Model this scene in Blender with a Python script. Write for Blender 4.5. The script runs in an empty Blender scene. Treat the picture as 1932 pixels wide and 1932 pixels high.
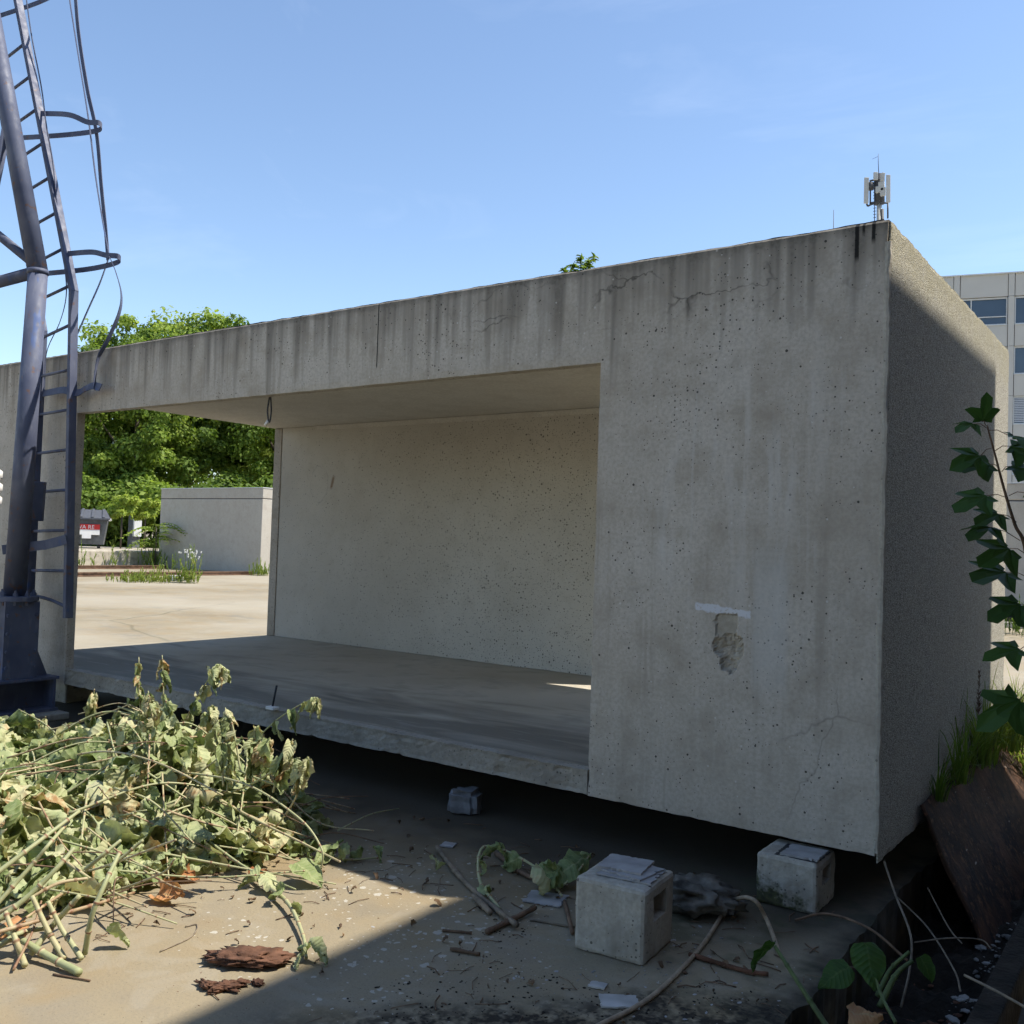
import bpy, bmesh, math, random
from mathutils import Vector, Matrix, noise, Quaternion
sc = bpy.context.scene
COL = sc.collection
R = math.radians

# ------------------------------------------------------------------ camera, sky, sun, exposure
CAM = Vector((1.1101, -4.2209, 1.51))
CR = Vector((0.81045, 0.58483, 0.03330)); CU = Vector((-0.00831, -0.04537, 0.99894)); CF = Vector((-0.58574, 0.80986, 0.03199))
CR.normalize(); CF = (CF - CR * CF.dot(CR)).normalized(); CU = CR.cross(CF)
FPX = 1806.67
cam = bpy.data.cameras.new('camera'); cam.sensor_width = 36; cam.lens = 36 * FPX / 1932; cam.clip_start = 0.05; cam.clip_end = 2000
camo = bpy.data.objects.new('camera', cam); COL.objects.link(camo)
camo.matrix_world = Matrix(((CR.x, CU.x, -CF.x, CAM.x), (CR.y, CU.y, -CF.y, CAM.y), (CR.z, CU.z, -CF.z, CAM.z), (0, 0, 0, 1)))
sc.camera = camo
SUN = Vector((0.533, 0.365, 1.0)).normalized()
w = bpy.data.worlds.new('World'); sc.world = w; w.use_nodes = True
wn = w.node_tree; bg = wn.nodes['Background']
sky = wn.nodes.new('ShaderNodeTexSky'); sky.sky_type = 'NISHITA'; sky.sun_disc = False
sky.sun_elevation = math.asin(SUN.z); sky.sun_rotation = math.atan2(SUN.x, SUN.y)
sky.altitude = 100; sky.air_density = 1.0; sky.dust_density = 0.25; sky.ozone_density = 1.6
tc = wn.nodes.new('ShaderNodeTexCoord'); mpv = wn.nodes.new('ShaderNodeMapping'); mpv.inputs[3].default_value = (1.2, 2.6, 7.0); mpv.inputs[2].default_value = (0.1, 0.25, 0.6)
cn = wn.nodes.new('ShaderNodeTexNoise'); cn.inputs['Scale'].default_value = 2.2; cn.inputs['Detail'].default_value = 5; cn.inputs['Roughness'].default_value = 0.62; cn.inputs['Distortion'].default_value = 0.6
cr_ = wn.nodes.new('ShaderNodeMapRange'); cr_.inputs[1].default_value = 0.56; cr_.inputs[2].default_value = 0.85; cr_.inputs[3].default_value = 0.0; cr_.inputs[4].default_value = 0.055
cmx = wn.nodes.new('ShaderNodeMix'); cmx.data_type = 'RGBA'; cmx.inputs[7].default_value = (8.5, 8.8, 9.4, 1)
wn.links.new(tc.outputs['Generated'], mpv.inputs[0]); wn.links.new(mpv.outputs[0], cn.inputs['Vector']); wn.links.new(cn.outputs[0], cr_.inputs[0]); wn.links.new(cr_.outputs[0], cmx.inputs[0]); wn.links.new(sky.outputs[0], cmx.inputs[6]); wn.links.new(cmx.outputs[2], bg.inputs[0]); bg.inputs[1].default_value = 0.116
sl = bpy.data.lights.new('sun', 'SUN'); sl.energy = 3.85; sl.angle = R(0.53); sl.color = (1.0, 0.94, 0.84)
so = bpy.data.objects.new('sun', sl); COL.objects.link(so); so.location = (20, 14, 40)
so.rotation_euler = SUN.to_track_quat('Z', 'Y').to_euler()
vs = sc.view_settings; vs.view_transform = 'Standard'; vs.look = 'None'; vs.gamma = 1.0; vs.exposure = 0.95; vs.use_curve_mapping = False
sc.cycles.max_bounces = 5; sc.cycles.diffuse_bounces = 3; sc.cycles.adaptive_threshold = 0.03; sc.cycles.transparent_max_bounces = 8
sc.cycles.use_denoising = True

# ------------------------------------------------------------------ helpers
def at(x, y, ax, c):
    """point where the sight line through photo point (x, y) meets the plane axis ax = c"""
    d = CF + CR * ((x - 966) / FPX) - CU * ((y - 966) / FPX)
    return CAM + d * ((c - CAM[ax]) / d[ax])
def gp(x, y, z=0.0): return at(x, y, 2, z)

def link(o, parent=None):
    COL.objects.link(o)
    if parent: o.parent = parent
    return o
def tag(o, label=None, cat=None, group=None, kind=None):
    if label: o['label'] = label
    if cat: o['category'] = cat
    if group: o['group'] = group
    if kind: o['kind'] = kind
    return o
def thing(name, label, cat, loc=(0, 0, 0), group=None, rz=0):
    o = bpy.data.objects.new(name, None); o.empty_display_size = 0.1
    link(o); o.location = loc; o.rotation_euler = (0, 0, rz)
    return tag(o, label, cat, group)
def copy_tree(o, parent=None):
    c = o.copy(); COL.objects.link(c); c.parent = parent
    for ch in list(o.children): copy_tree(ch, c)
    return c

LUV = [(-1 + 2 * i / 6, j / 10, 0) for j in range(11) for i in range(7)]
class MB:
    def __init__(s): s.v = []; s.f = []; s.t = []; s.off = Vector((0, 0, 0))
    def add(s, vs, fs, tint=None):
        b = len(s.v); s.v += [tuple(Vector(p)) for p in vs]; s.f += [tuple(b + i for i in q) for q in fs]
        if tint is not None: s.t += [tint] * len(vs)
        return s
    def box(s, lo, hi, M=None):
        x0, y0, z0 = lo; x1, y1, z1 = hi
        p = [(x0, y0, z0), (x1, y0, z0), (x1, y1, z0), (x0, y1, z0), (x0, y0, z1), (x1, y0, z1), (x1, y1, z1), (x0, y1, z1)]
        if M: p = [M @ Vector(q) for q in p]
        return s.add(p, [(0, 3, 2, 1), (4, 5, 6, 7), (0, 1, 5, 4), (1, 2, 6, 5), (2, 3, 7, 6), (3, 0, 4, 7)])
    def tube(s, pts, r, n=8, cap=True, tint=None):
        pts = [Vector(p) for p in pts]; m = len(pts)
        rs = r if isinstance(r, (list, tuple)) else [r] * m
        vs = []; up = None
        for i, p in enumerate(pts):
            d = (pts[min(i + 1, m - 1)] - pts[max(i - 1, 0)]).normalized()
            if up is None: up = d.orthogonal().normalized()
            up = (up - d * up.dot(d)); up = up.normalized() if up.length > 1e-5 else d.orthogonal().normalized()
            w_ = d.cross(up)
            for k in range(n):
                a = 2 * math.pi * k / n; vs.append(p + (up * math.cos(a) + w_ * math.sin(a)) * rs[i])
        fs = [(i * n + k, i * n + (k + 1) % n, (i + 1) * n + (k + 1) % n, (i + 1) * n + k) for i in range(m - 1) for k in range(n)]
        if cap: fs += [tuple(range(n - 1, -1, -1)), tuple((m - 1) * n + k for k in range(n))]
        return s.add(vs, fs, tint)
    def strap(s, pts, wdir, wid, th):
        """flat bar along pts, width along wdir"""
        pts = [Vector(p) for p in pts]; m = len(pts); vs = []
        for i, p in enumerate(pts):
            d = (pts[min(i + 1, m - 1)] - pts[max(i - 1, 0)]).normalized()
            wd = Vector(wdir[i] if isinstance(wdir[0], (tuple, list, Vector)) else wdir)
            wd = (wd - d * wd.dot(d)).normalized(); nn = d.cross(wd)
            for a, b in ((-1, -1), (1, -1), (1, 1), (-1, 1)): vs.append(p + wd * a * wid / 2 + nn * b * th / 2)
        fs = [(i * 4 + k, i * 4 + (k + 1) % 4, i * 4 + 4 + (k + 1) % 4, i * 4 + 4 + k) for i in range(m - 1) for k in range(4)]
        fs += [(3, 2, 1, 0), tuple((m - 1) * 4 + k for k in range(4))]
        return s.add(vs, fs)
    def leaf(s, vs, fs, tint):
        n_ = len(vs); s.uv = getattr(s, 'uv', []); s.add(vs, fs, tint); s.uv += LUV if n_ == len(LUV) else [(0, 0, 0)] * n_; return s
    def mesh(s, name, m=None, smooth=False):
        me = bpy.data.meshes.new(name); o = s.off
        me.from_pydata([(p[0] - o.x, p[1] - o.y, p[2] - o.z) for p in s.v], [], s.f)
        if s.t and len(s.t) == len(s.v):
            at_ = me.attributes.new('tint', 'FLOAT', 'POINT'); at_.data.foreach_set('value', s.t)
        if getattr(s, 'uv', None) and len(s.uv) == len(s.v):
            a2 = me.attributes.new('luv', 'FLOAT_VECTOR', 'POINT'); a2.data.foreach_set('vector', [c for q in s.uv for c in q])
        if smooth: me.polygons.foreach_set('use_smooth', [True] * len(me.polygons))
        if m: me.materials.append(m)
        me.update(); return me
    def build(s, name, m, parent=None, smooth=False, bevel=0, seg=2):
        if parent is not None and s.off.length == 0: s.off = Vector(parent.matrix_basis.translation)
        if parent is not None and parent.parent is not None: s.off = Vector(parent.parent.matrix_basis.translation)
        me = s.mesh(name, m, smooth)
        if bevel:
            b = bmesh.new(); b.from_mesh(me); bmesh.ops.remove_doubles(b, verts=b.verts, dist=1e-5)
            es = [e for e in b.edges if len(e.link_faces) == 2 and e.calc_face_angle(0) > 0.5]
            bmesh.ops.bevel(b, geom=es, offset=bevel, segments=seg, profile=0.5, affect='EDGES', clamp_overlap=True)
            b.to_mesh(me); b.free()
        return link(bpy.data.objects.new(name, me), parent)

def catmull(pts, n=6):
    pts = [Vector(p) for p in pts]; P = [pts[0] * 2 - pts[1]] + pts + [pts[-1] * 2 - pts[-2]]; out = []
    for i in range(1, len(P) - 2):
        a, b, c, d = P[i - 1:i + 3]
        for k in range(n):
            t = k / n
            out.append(0.5 * ((2 * b) + (c - a) * t + (2 * a - 5 * b + 4 * c - d) * t * t + (3 * b - a - 3 * c + d) * t ** 3))
    return out + [pts[-1]]

# ------------------------------------------------------------------ node helper
class NT:
    def __init__(s, name, rough=0.85, spec=0.3):
        s.m = bpy.data.materials.new(name); s.m.use_nodes = True; s.t = s.m.node_tree; s.b = s.t.nodes['Principled BSDF']
        s.b.inputs['Roughness'].default_value = rough; s.b.inputs['Specular IOR Level'].default_value = spec
        s.geo = None
    def n(s, ty, **kw):
        x = s.t.nodes.new(ty)
        for k, v in kw.items(): setattr(x, k, v)
        return x
    def put(s, sock, v):
        if v is None: return
        if isinstance(v, bpy.types.NodeSocket): s.t.links.new(v, sock)
        else:
            if isinstance(v, (tuple, list)) and sock.type == 'RGBA' and len(v) == 3: v = (*v, 1)
            sock.default_value = v
    def pos(s):
        if not s.geo: s.geo = s.n('ShaderNodeNewGeometry')
        return s.geo.outputs['Position']
    def obj(s): return s.n('ShaderNodeTexCoord').outputs['Object']
    def xyz(s, v=None):
        q = s.n('ShaderNodeSeparateXYZ'); s.put(q.inputs[0], v or s.pos()); return q.outputs
    def scale(s, v, sx, sy, sz, loc=(0, 0, 0)):
        q = s.n('ShaderNodeMapping'); s.put(q.inputs[0], v); q.inputs[1].default_value = loc; q.inputs[3].default_value = (sx, sy, sz); return q.outputs[0]
    def noise(s, v, sc_, det=4, ro=0.55, dist=0, col=False):
        q = s.n('ShaderNodeTexNoise'); s.put(q.inputs['Vector'], v); q.inputs['Scale'].default_value = sc_; q.inputs['Detail'].default_value = min(det, 2.7)
        q.inputs['Roughness'].default_value = ro; q.inputs['Distortion'].default_value = dist; return q.outputs[1 if col else 0]
    def vor(s, v, sc_, feat='F1', rnd=1.0):
        q = s.n('ShaderNodeTexVoronoi', feature=feat); s.put(q.inputs['Vector'], v); q.inputs['Scale'].default_value = sc_; q.inputs['Randomness'].default_value = rnd
        return q.outputs
    def ma(s, op, a, b=None, c=None, clamp=False):
        q = s.n('ShaderNodeMath', operation=op, use_clamp=clamp); s.put(q.inputs[0], a); s.put(q.inputs[1], b); s.put(q.inputs[2], c); return q.outputs[0]
    def mr(s, v, a, b, c=0.0, d=1.0, smooth=False):
        q = s.n('ShaderNodeMapRange', clamp=True)
        if smooth: q.interpolation_type = 'SMOOTHSTEP'
        for i, k in enumerate((v, a, b, c, d)): s.put(q.inputs[i], k)
        return q.outputs[0]
    def mix(s, f, a, b, bl='MIX'):
        q = s.n('ShaderNodeMix', data_type='RGBA', blend_type=bl); s.put(q.inputs[0], f); s.put(q.inputs[6], a); s.put(q.inputs[7], b); return q.outputs[2]
    def mul(s, *a):
        r = a[0]
        for b in a[1:]: r = s.ma('MULTIPLY', r, b)
        return r
    def ramp(s, v, st):
        q = s.n('ShaderNodeValToRGB'); s.put(q.inputs[0], v); e = q.color_ramp.elements
        while len(e) < len(st): e.new(0.5)
        for i, (p, c) in enumerate(st): e[i].position = p; e[i].color = (*c, 1) if len(c) == 3 else c
        return q.outputs[0]
    def bump(s, h, st=0.3, di=0.01, prev=None):
        q = s.n('ShaderNodeBump'); q.inputs['Strength'].default_value = st; q.inputs['Distance'].default_value = di; s.put(q.inputs['Height'], h)
        if prev: s.put(q.inputs['Normal'], prev)
        return q.outputs[0]
    def done(s, col=None, bump=None, rough=None, metal=None):
        s.put(s.b.inputs['Base Color'], col)
        if bump: s.put(s.b.inputs['Normal'], bump)
        if rough is not None: s.put(s.b.inputs['Roughness'], rough)
        if metal is not None: s.b.inputs['Metallic'].default_value = metal
        return s.m
    def band(s, v, lo, hi, soft):
        """1 inside lo..hi with soft edges"""
        return s.mul(s.mr(v, lo - soft, lo + soft), s.mr(v, hi - soft, hi + soft, 1.0, 0.0))

def plain(name, col, rough=0.7, metal=0.0, var=0.12, sc_=6.0, bump=0.15):
    t = NT(name, rough); p = t.obj(); nz = t.noise(p, sc_, 5, 0.6)
    a = tuple(c * (1 - var) for c in col); b = tuple(min(1, c * (1 + var)) for c in col)
    return t.done(t.ramp(nz, [(0.3, a), (0.7, b)]), t.bump(t.noise(p, sc_ * 12, 3), bump, 0.004), metal=metal)

# ---- concrete with its own marks
def concrete(name, base, dark, light, front=False, top_stain=0.0, holes=1.0, streak=1.0, bumpk=1.0, obj=False):
    t = NT(name, 0.9, 0.25)
    p = t.obj() if obj else t.pos(); X, Y, Z = t.xyz(p)
    big = t.noise(p, 0.9, 5, 0.6); mid = t.noise(p, 4.5, 6, 0.62); fine = t.noise(p, 55, 2, 0.6)
    col = t.mix(t.mr(big, 0.35, 0.68), base, light)
    col = t.mix(t.mul(t.mr(mid, 0.46, 0.70), 0.68), col, dark)
    if streak:
        sbk = t.mr(t.noise(t.scale(p, 2.2, 2.2, 1.1, (1, 4, 2)), 1.0, 3, 0.6), 0.40, 0.62)
        st = t.noise(t.scale(p, 9, 9, 0.55), 1.0, 6, 0.72)
        col = t.mix(t.mul(t.mr(st, 0.50, 0.72), sbk, 0.55 * streak), col, light)
        st2 = t.noise(t.scale(p, 14, 14, 0.6, (3.1, 1.7, 0.4)), 1.0, 6, 0.75)
        col = t.mix(t.mul(t.mr(st2, 0.54, 0.74), t.ma('SUBTRACT', 1.0, sbk), 0.42 * streak), col, tuple(c * 0.80 for c in dark))
    if top_stain:
        run = t.noise(t.scale(p, 7.5, 7.5, 0.35, (7.3, 0, 0)), 1.0, 5, 0.75)
        wash = t.mr(t.ma('ADD', Z, t.ma('MULTIPLY', t.ma('SUBTRACT', run, 0.5), 2.0)), 2.62, 3.05)
        col = t.mix(t.mul(wash, top_stain), col, (0.085, 0.075, 0.062))
        crust = t.mr(t.ma('ADD', Z, t.ma('MULTIPLY', t.noise(p, 14, 5, 0.7), 0.09)), 2.945, 2.995)
        col = t.mix(t.mul(crust, 0.6), col, (0.045, 0.043, 0.036))
    col = t.mix(t.mul(t.mr(fine, 0.38, 0.66), 0.42), col, tuple(c * 0.66 for c in base))
    # bug holes in the cast face
    hmask = t.mr(t.noise(p, 1.7, 3, 0.5), 0.34, 0.62, 0.25, 1.0)
    h1 = t.vor(p, 30); r1 = t.ma('MULTIPLY', t.ma('POWER', t.xyz(h1['Color'])[0], 6.0), 0.20)
    d1 = t.ma('LESS_THAN', h1['Distance'], r1)
    h2 = t.vor(p, 62); r2 = t.ma('MULTIPLY', t.ma('POWER', t.xyz(h2['Color'])[0], 2.6), t.mul(hmask, 0.34))
    d2 = t.ma('LESS_THAN', h2['Distance'], r2)
    hole = t.mul(t.ma('MAXIMUM', d1, d2), holes)
    col = t.mix(t.mul(hole, 0.85), col, (0.03, 0.028, 0.024))
    lt = t.vor(t.scale(p, 1, 1, 1, (5, 5, 5)), 18); col = t.mix(t.mul(t.ma('LESS_THAN', lt['Distance'], t.ma('MULTIPLY', t.ma('POWER', t.xyz(lt['Color'])[1], 9.0), 0.10)), 0.6 * holes), col, (0.62, 0.60, 0.56))
    h = t.ma('SUBTRACT', t.ma('MULTIPLY', fine, 0.30), t.ma('MULTIPLY', d1, 1.2))
    if front:
        wob = t.ma('MULTIPLY', t.ma('SUBTRACT', t.noise(p, 22, 4, 0.65), 0.5), 0.05)
        wob2 = t.ma('MULTIPLY', t.ma('SUBTRACT', t.noise(p, 9, 4, 0.65), 0.5), 0.12)
        pr_ = t.noise(t.scale(p, 9, 9, 0.8, (2.2, 0, 5.1)), 1.0, 4, 0.78, 0.5)
        pz_ = t.mul(t.mr(pr_, 0.50, 0.64), t.band(t.ma('ADD', Z, t.ma('MULTIPLY', t.ma('SUBTRACT', t.noise(t.scale(p, 5, 5, 0.1), 1.0, 3), 0.5), 1.6)), 1.25, 2.35, 0.18), t.band(X, -1.15, -0.12, 0.12))
        col = t.mix(t.mul(pz_, 0.42), col, (0.58, 0.56, 0.52))
        # irregular cracks along the top
        cv = t.mix(0.16, p, t.noise(p, 7, 5, 0.7, col=True), 'ADD')
        ck = t.vor(t.scale(cv, 2.3, 1, 5.5), 1.0, 'DISTANCE_TO_EDGE')['Distance']
        cm = t.mul(t.mr(ck, 0.0, 0.028, 1.0, 0.0), t.band(t.ma('ADD', Z, wob2), 2.66, 2.93, 0.05), t.band(X, -2.3, -0.15, 0.25), t.mr(t.noise(p, 3.1, 3), 0.42, 0.56))
        col = t.mix(t.mul(cm, 0.7), col, (0.028, 0.025, 0.022))
        # hairlines in the lower right panel
        hv = t.mix(0.12, p, t.noise(p, 5, 5, 0.7, col=True), 'ADD')
        hk = t.vor(t.scale(hv, 2.2, 1, 1.3, (0.3, 0, 0.65)), 1.0, 'DISTANCE_TO_EDGE')['Distance']
        hm = t.mul(t.mr(hk, 0.0, 0.009, 1.0, 0.0), t.band(X, -0.42, -0.03, 0.06), t.mr(Z, 1.3, 1.0), t.mr(t.noise(p, 2.7, 3), 0.40, 0.55))
        col = t.mix(t.mul(hm, 0.34), col, (0.08, 0.075, 0.066))
        # bitumen runs, a sawn joint, a painted bar, a paler patch, spalled hollow
        for x0, wd, z0, k in ((-0.130, 0.009, 2.79, 0.95), (-0.102, 0.006, 2.90, 0.9), (-0.060, 0.008, 2.86, 0.95)):
            m_ = t.mul(t.band(t.ma('ADD', X, t.ma('MULTIPLY', wob, 0.12)), x0 - wd, x0 + wd, 0.002), t.mr(Z, z0 - 0.01, z0 + 0.02)); col = t.mix(t.mul(m_, k), col, (0.012, 0.011, 0.011))
        m_ = t.mul(t.band(t.ma('ADD', X, t.ma('MULTIPLY', wob, 0.05)), -3.004, -2.996, 0.002), t.mr(Z, 2.545, 2.56)); col = t.mix(m_, col, (0.015, 0.014, 0.013))
        sl_ = t.ma('ADD', t.ma('ADD', Z, t.ma('MULTIPLY', X, 0.086)), t.ma('MULTIPLY', wob, 0.8))
        m_ = t.mul(t.band(t.ma('ADD', X, t.ma('MULTIPLY', wob, 0.6)), -0.848, -0.572, 0.004), t.band(sl_, 1.148, 1.182, 0.003), t.mr(t.noise(p, 45, 4, 0.7), 0.34, 0.44))
        col = t.mix(t.mul(m_, 0.85), col, (0.62, 0.63, 0.66))
        m_ = t.mul(t.band(t.ma('ADD', X, t.ma('MULTIPLY', wob, 0.3)), -0.56, -0.40, 0.012), t.band(t.ma('ADD', Z, wob2), 0.9, 1.50, 0.10)); col = t.mix(t.mul(m_, 0.38), col, (0.50, 0.50, 0.48))
        sp = t.mr(t.n('ShaderNodeAttribute', attribute_name='tint').outputs['Fac'], 0.35, 0.6)
        col = t.mix(t.mul(sp, 0.85), col, t.ramp(t.noise(p, 30, 5, 0.7), [(0.3, (0.30, 0.265, 0.205)), (0.7, (0.40, 0.36, 0.29))]))
    return t.done(col, t.bump(h, 0.75 * bumpk, 0.007))

M = {}
M['front'] = concrete('front concrete', (0.455, 0.405, 0.335), (0.325, 0.278, 0.215), (0.55, 0.505, 0.44), front=True, top_stain=0.70, holes=1.0, streak=1.25)
M['slab'] = concrete('slab concrete', (0.33, 0.295, 0.24), (0.20, 0.175, 0.14), (0.40, 0.37, 0.31), streak=0.4, holes=0.7)
M['ceiling'] = concrete('ceiling concrete', (0.60, 0.56, 0.485), (0.53, 0.49, 0.42), (0.64, 0.605, 0.535), streak=0, holes=0.1, bumpk=0.5)
M['block'] = concrete('block concrete', (0.40, 0.365, 0.295), (0.15, 0.125, 0.09), (0.52, 0.49, 0.425), streak=1.5, holes=0.8, obj=True)
M['mortar'] = concrete('grey mortar bead', (0.40, 0.365, 0.30), (0.29, 0.26, 0.21), (0.47, 0.44, 0.38), streak=0.3, holes=0.5)
M['far_module'] = concrete('pale smooth concrete', (0.42, 0.385, 0.33), (0.37, 0.335, 0.285), (0.46, 0.43, 0.375), streak=0.5, holes=0.0, bumpk=0.3)
M['dock'] = concrete('weathered dock concrete', (0.42, 0.37, 0.29), (0.14, 0.115, 0.09), (0.50, 0.45, 0.37), streak=2.0, holes=0.2)

def mat_backwall():
    t = NT('exposed aggregate wall', 0.88, 0.25); p = t.pos(); X, Y, Z = t.xyz(p)
    col = t.ramp(t.noise(p, 1.1, 5, 0.6), [(0.3, (0.52, 0.485, 0.42)), (0.7, (0.60, 0.565, 0.50))])
    col = t.mix(t.mul(t.mr(t.noise(p, 5, 6, 0.65), 0.5, 0.75), 0.35), col, (0.42, 0.38, 0.31))
    dens = t.mr(t.ma('ADD', X, t.ma('MULTIPLY', t.noise(p, 1.3, 3), 2.4)), -6.8, -3.0, 0.5, 1.0)
    hole = None
    for s_, k, off in ((42, 0.36, 0), (70, 0.34, 3), (110, 0.34, 6)):
        q = t.scale(p, 1, 1, 1, (off, off, off)); v = t.vor(q, s_); r_ = t.mul(t.ma('POWER', t.xyz(v['Color'])[0], 3.2), k, dens)
        d = t.ma('LESS_THAN', v['Distance'], r_); hole = d if hole is None else t.ma('MAXIMUM', hole, d)
    col = t.mix(t.mul(hole, 0.85), col, (0.035, 0.032, 0.028))
    v = t.vor(t.scale(p, 1, 1, 1, (9, 9, 9)), 60); col = t.mix(t.ma('LESS_THAN', v['Distance'], t.mul(t.ma('POWER', t.xyz(v['Color'])[0], 5), 0.26, dens)), col, (0.66, 0.63, 0.57))
    # small rust-stained scar and pencil-like scrawl at the left end
    wob = t.ma('MULTIPLY', t.ma('SUBTRACT', t.noise(p, 9, 3), 0.5), 0.12)
    dx = t.ma('SUBTRACT', X, -6.72); dz = t.ma('SUBTRACT', Z, 2.08)
    rr = t.ma('ADD', t.ma('SQRT', t.ma('ADD', t.ma('POWER', t.ma('MULTIPLY', dx, 1.5), 2.0), t.ma('POWER', dz, 2.0))), wob)
    col = t.mix(t.mul(t.band(rr, 0.196, 0.204, 0.004), t.mr(t.noise(p, 4, 3), 0.4, 0.6), 0.6), col, (0.17, 0.16, 0.15))
    sc_ = t.mul(t.band(t.ma('ADD', X, t.ma('MULTIPLY', Z, -0.25)), -7.055, -7.02, 0.01), t.band(Z, 2.03, 2.16, 0.02))
    col = t.mix(t.mul(sc_, 0.8), col, (0.22, 0.13, 0.07))
    return t.done(col, t.bump(t.noise(p, 70, 2), 0.35, 0.004))
M['back'] = mat_backwall()

def mat_pebble():
    t = NT('pebble dash render', 0.95, 0.2); p = t.pos()
    v = t.vor(p, 150)
    col = t.ramp(t.xyz(v['Color'])[0], [(0.0, (0.22, 0.215, 0.19)), (0.35, (0.38, 0.365, 0.315)), (0.7, (0.50, 0.475, 0.40)), (1.0, (0.70, 0.665, 0.56))])
    col = t.mix(t.mul(t.mr(v['Distance'], 0.40, 0.62), 0.55), col, (0.16, 0.14, 0.105))
    X, Y, Z = t.xyz(p)
    col = t.mix(t.mul(t.mr(t.noise(p, 1.4, 4), 0.45, 0.7), 0.3), col, (0.33, 0.30, 0.24))
    lich = t.mul(t.mr(t.ma('ADD', Z, t.ma('MULTIPLY', t.noise(p, 6, 5, 0.7), 0.5)), 2.9, 3.3), 0.45)
    col = t.mix(lich, col, (0.30, 0.27, 0.13))
    return t.done(col, t.bump(t.ma('MULTIPLY', v['Distance'], -1.0), 0.55, 0.005))
M['pebble'] = mat_pebble()

def mat_floor():
    t = NT('dusty slab floor', 0.85, 0.25); p = t.pos(); X, Y, Z = t.xyz(p)
    col = t.ramp(t.noise(p, 0.9, 5, 0.6), [(0.3, (0.41, 0.365, 0.285)), (0.7, (0.50, 0.455, 0.37))])
    sm = t.noise(t.scale(p, 0.8, 3.0, 1), 1.1, 6, 0.65, 0.6)
    edge = t.mr(t.ma('ADD', Y, t.ma('MULTIPLY', t.ma('SUBTRACT', sm, 0.5), 3.4)), 0.35, 1.35, 1.0, 0.0)
    rim = t.mr(t.ma('ADD', Y, t.ma('MULTIPLY', t.noise(p, 6, 5, 0.7), 0.12)), 0.08, 0.16)
    col = t.mix(t.mul(edge, rim, 0.72), col, (0.09, 0.08, 0.064))
    col = t.mix(t.mul(t.mr(t.noise(p, 3.5, 6, 0.7), 0.52, 0.7), 0.35), col, (0.22, 0.205, 0.175))
    scr = t.noise(t.scale(p, 3, 26, 1), 1.0, 5, 0.7); col = t.mix(t.mul(t.mr(scr, 0.60, 0.72), edge, 0.45), col, (0.40, 0.385, 0.35))
    return t.done(col, t.bump(t.noise(p, 40, 5, 0.65), 0.35, 0.005), rough=t.mr(edge, 0, 1, 0.9, 0.75))
M['floor'] = mat_floor()

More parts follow.
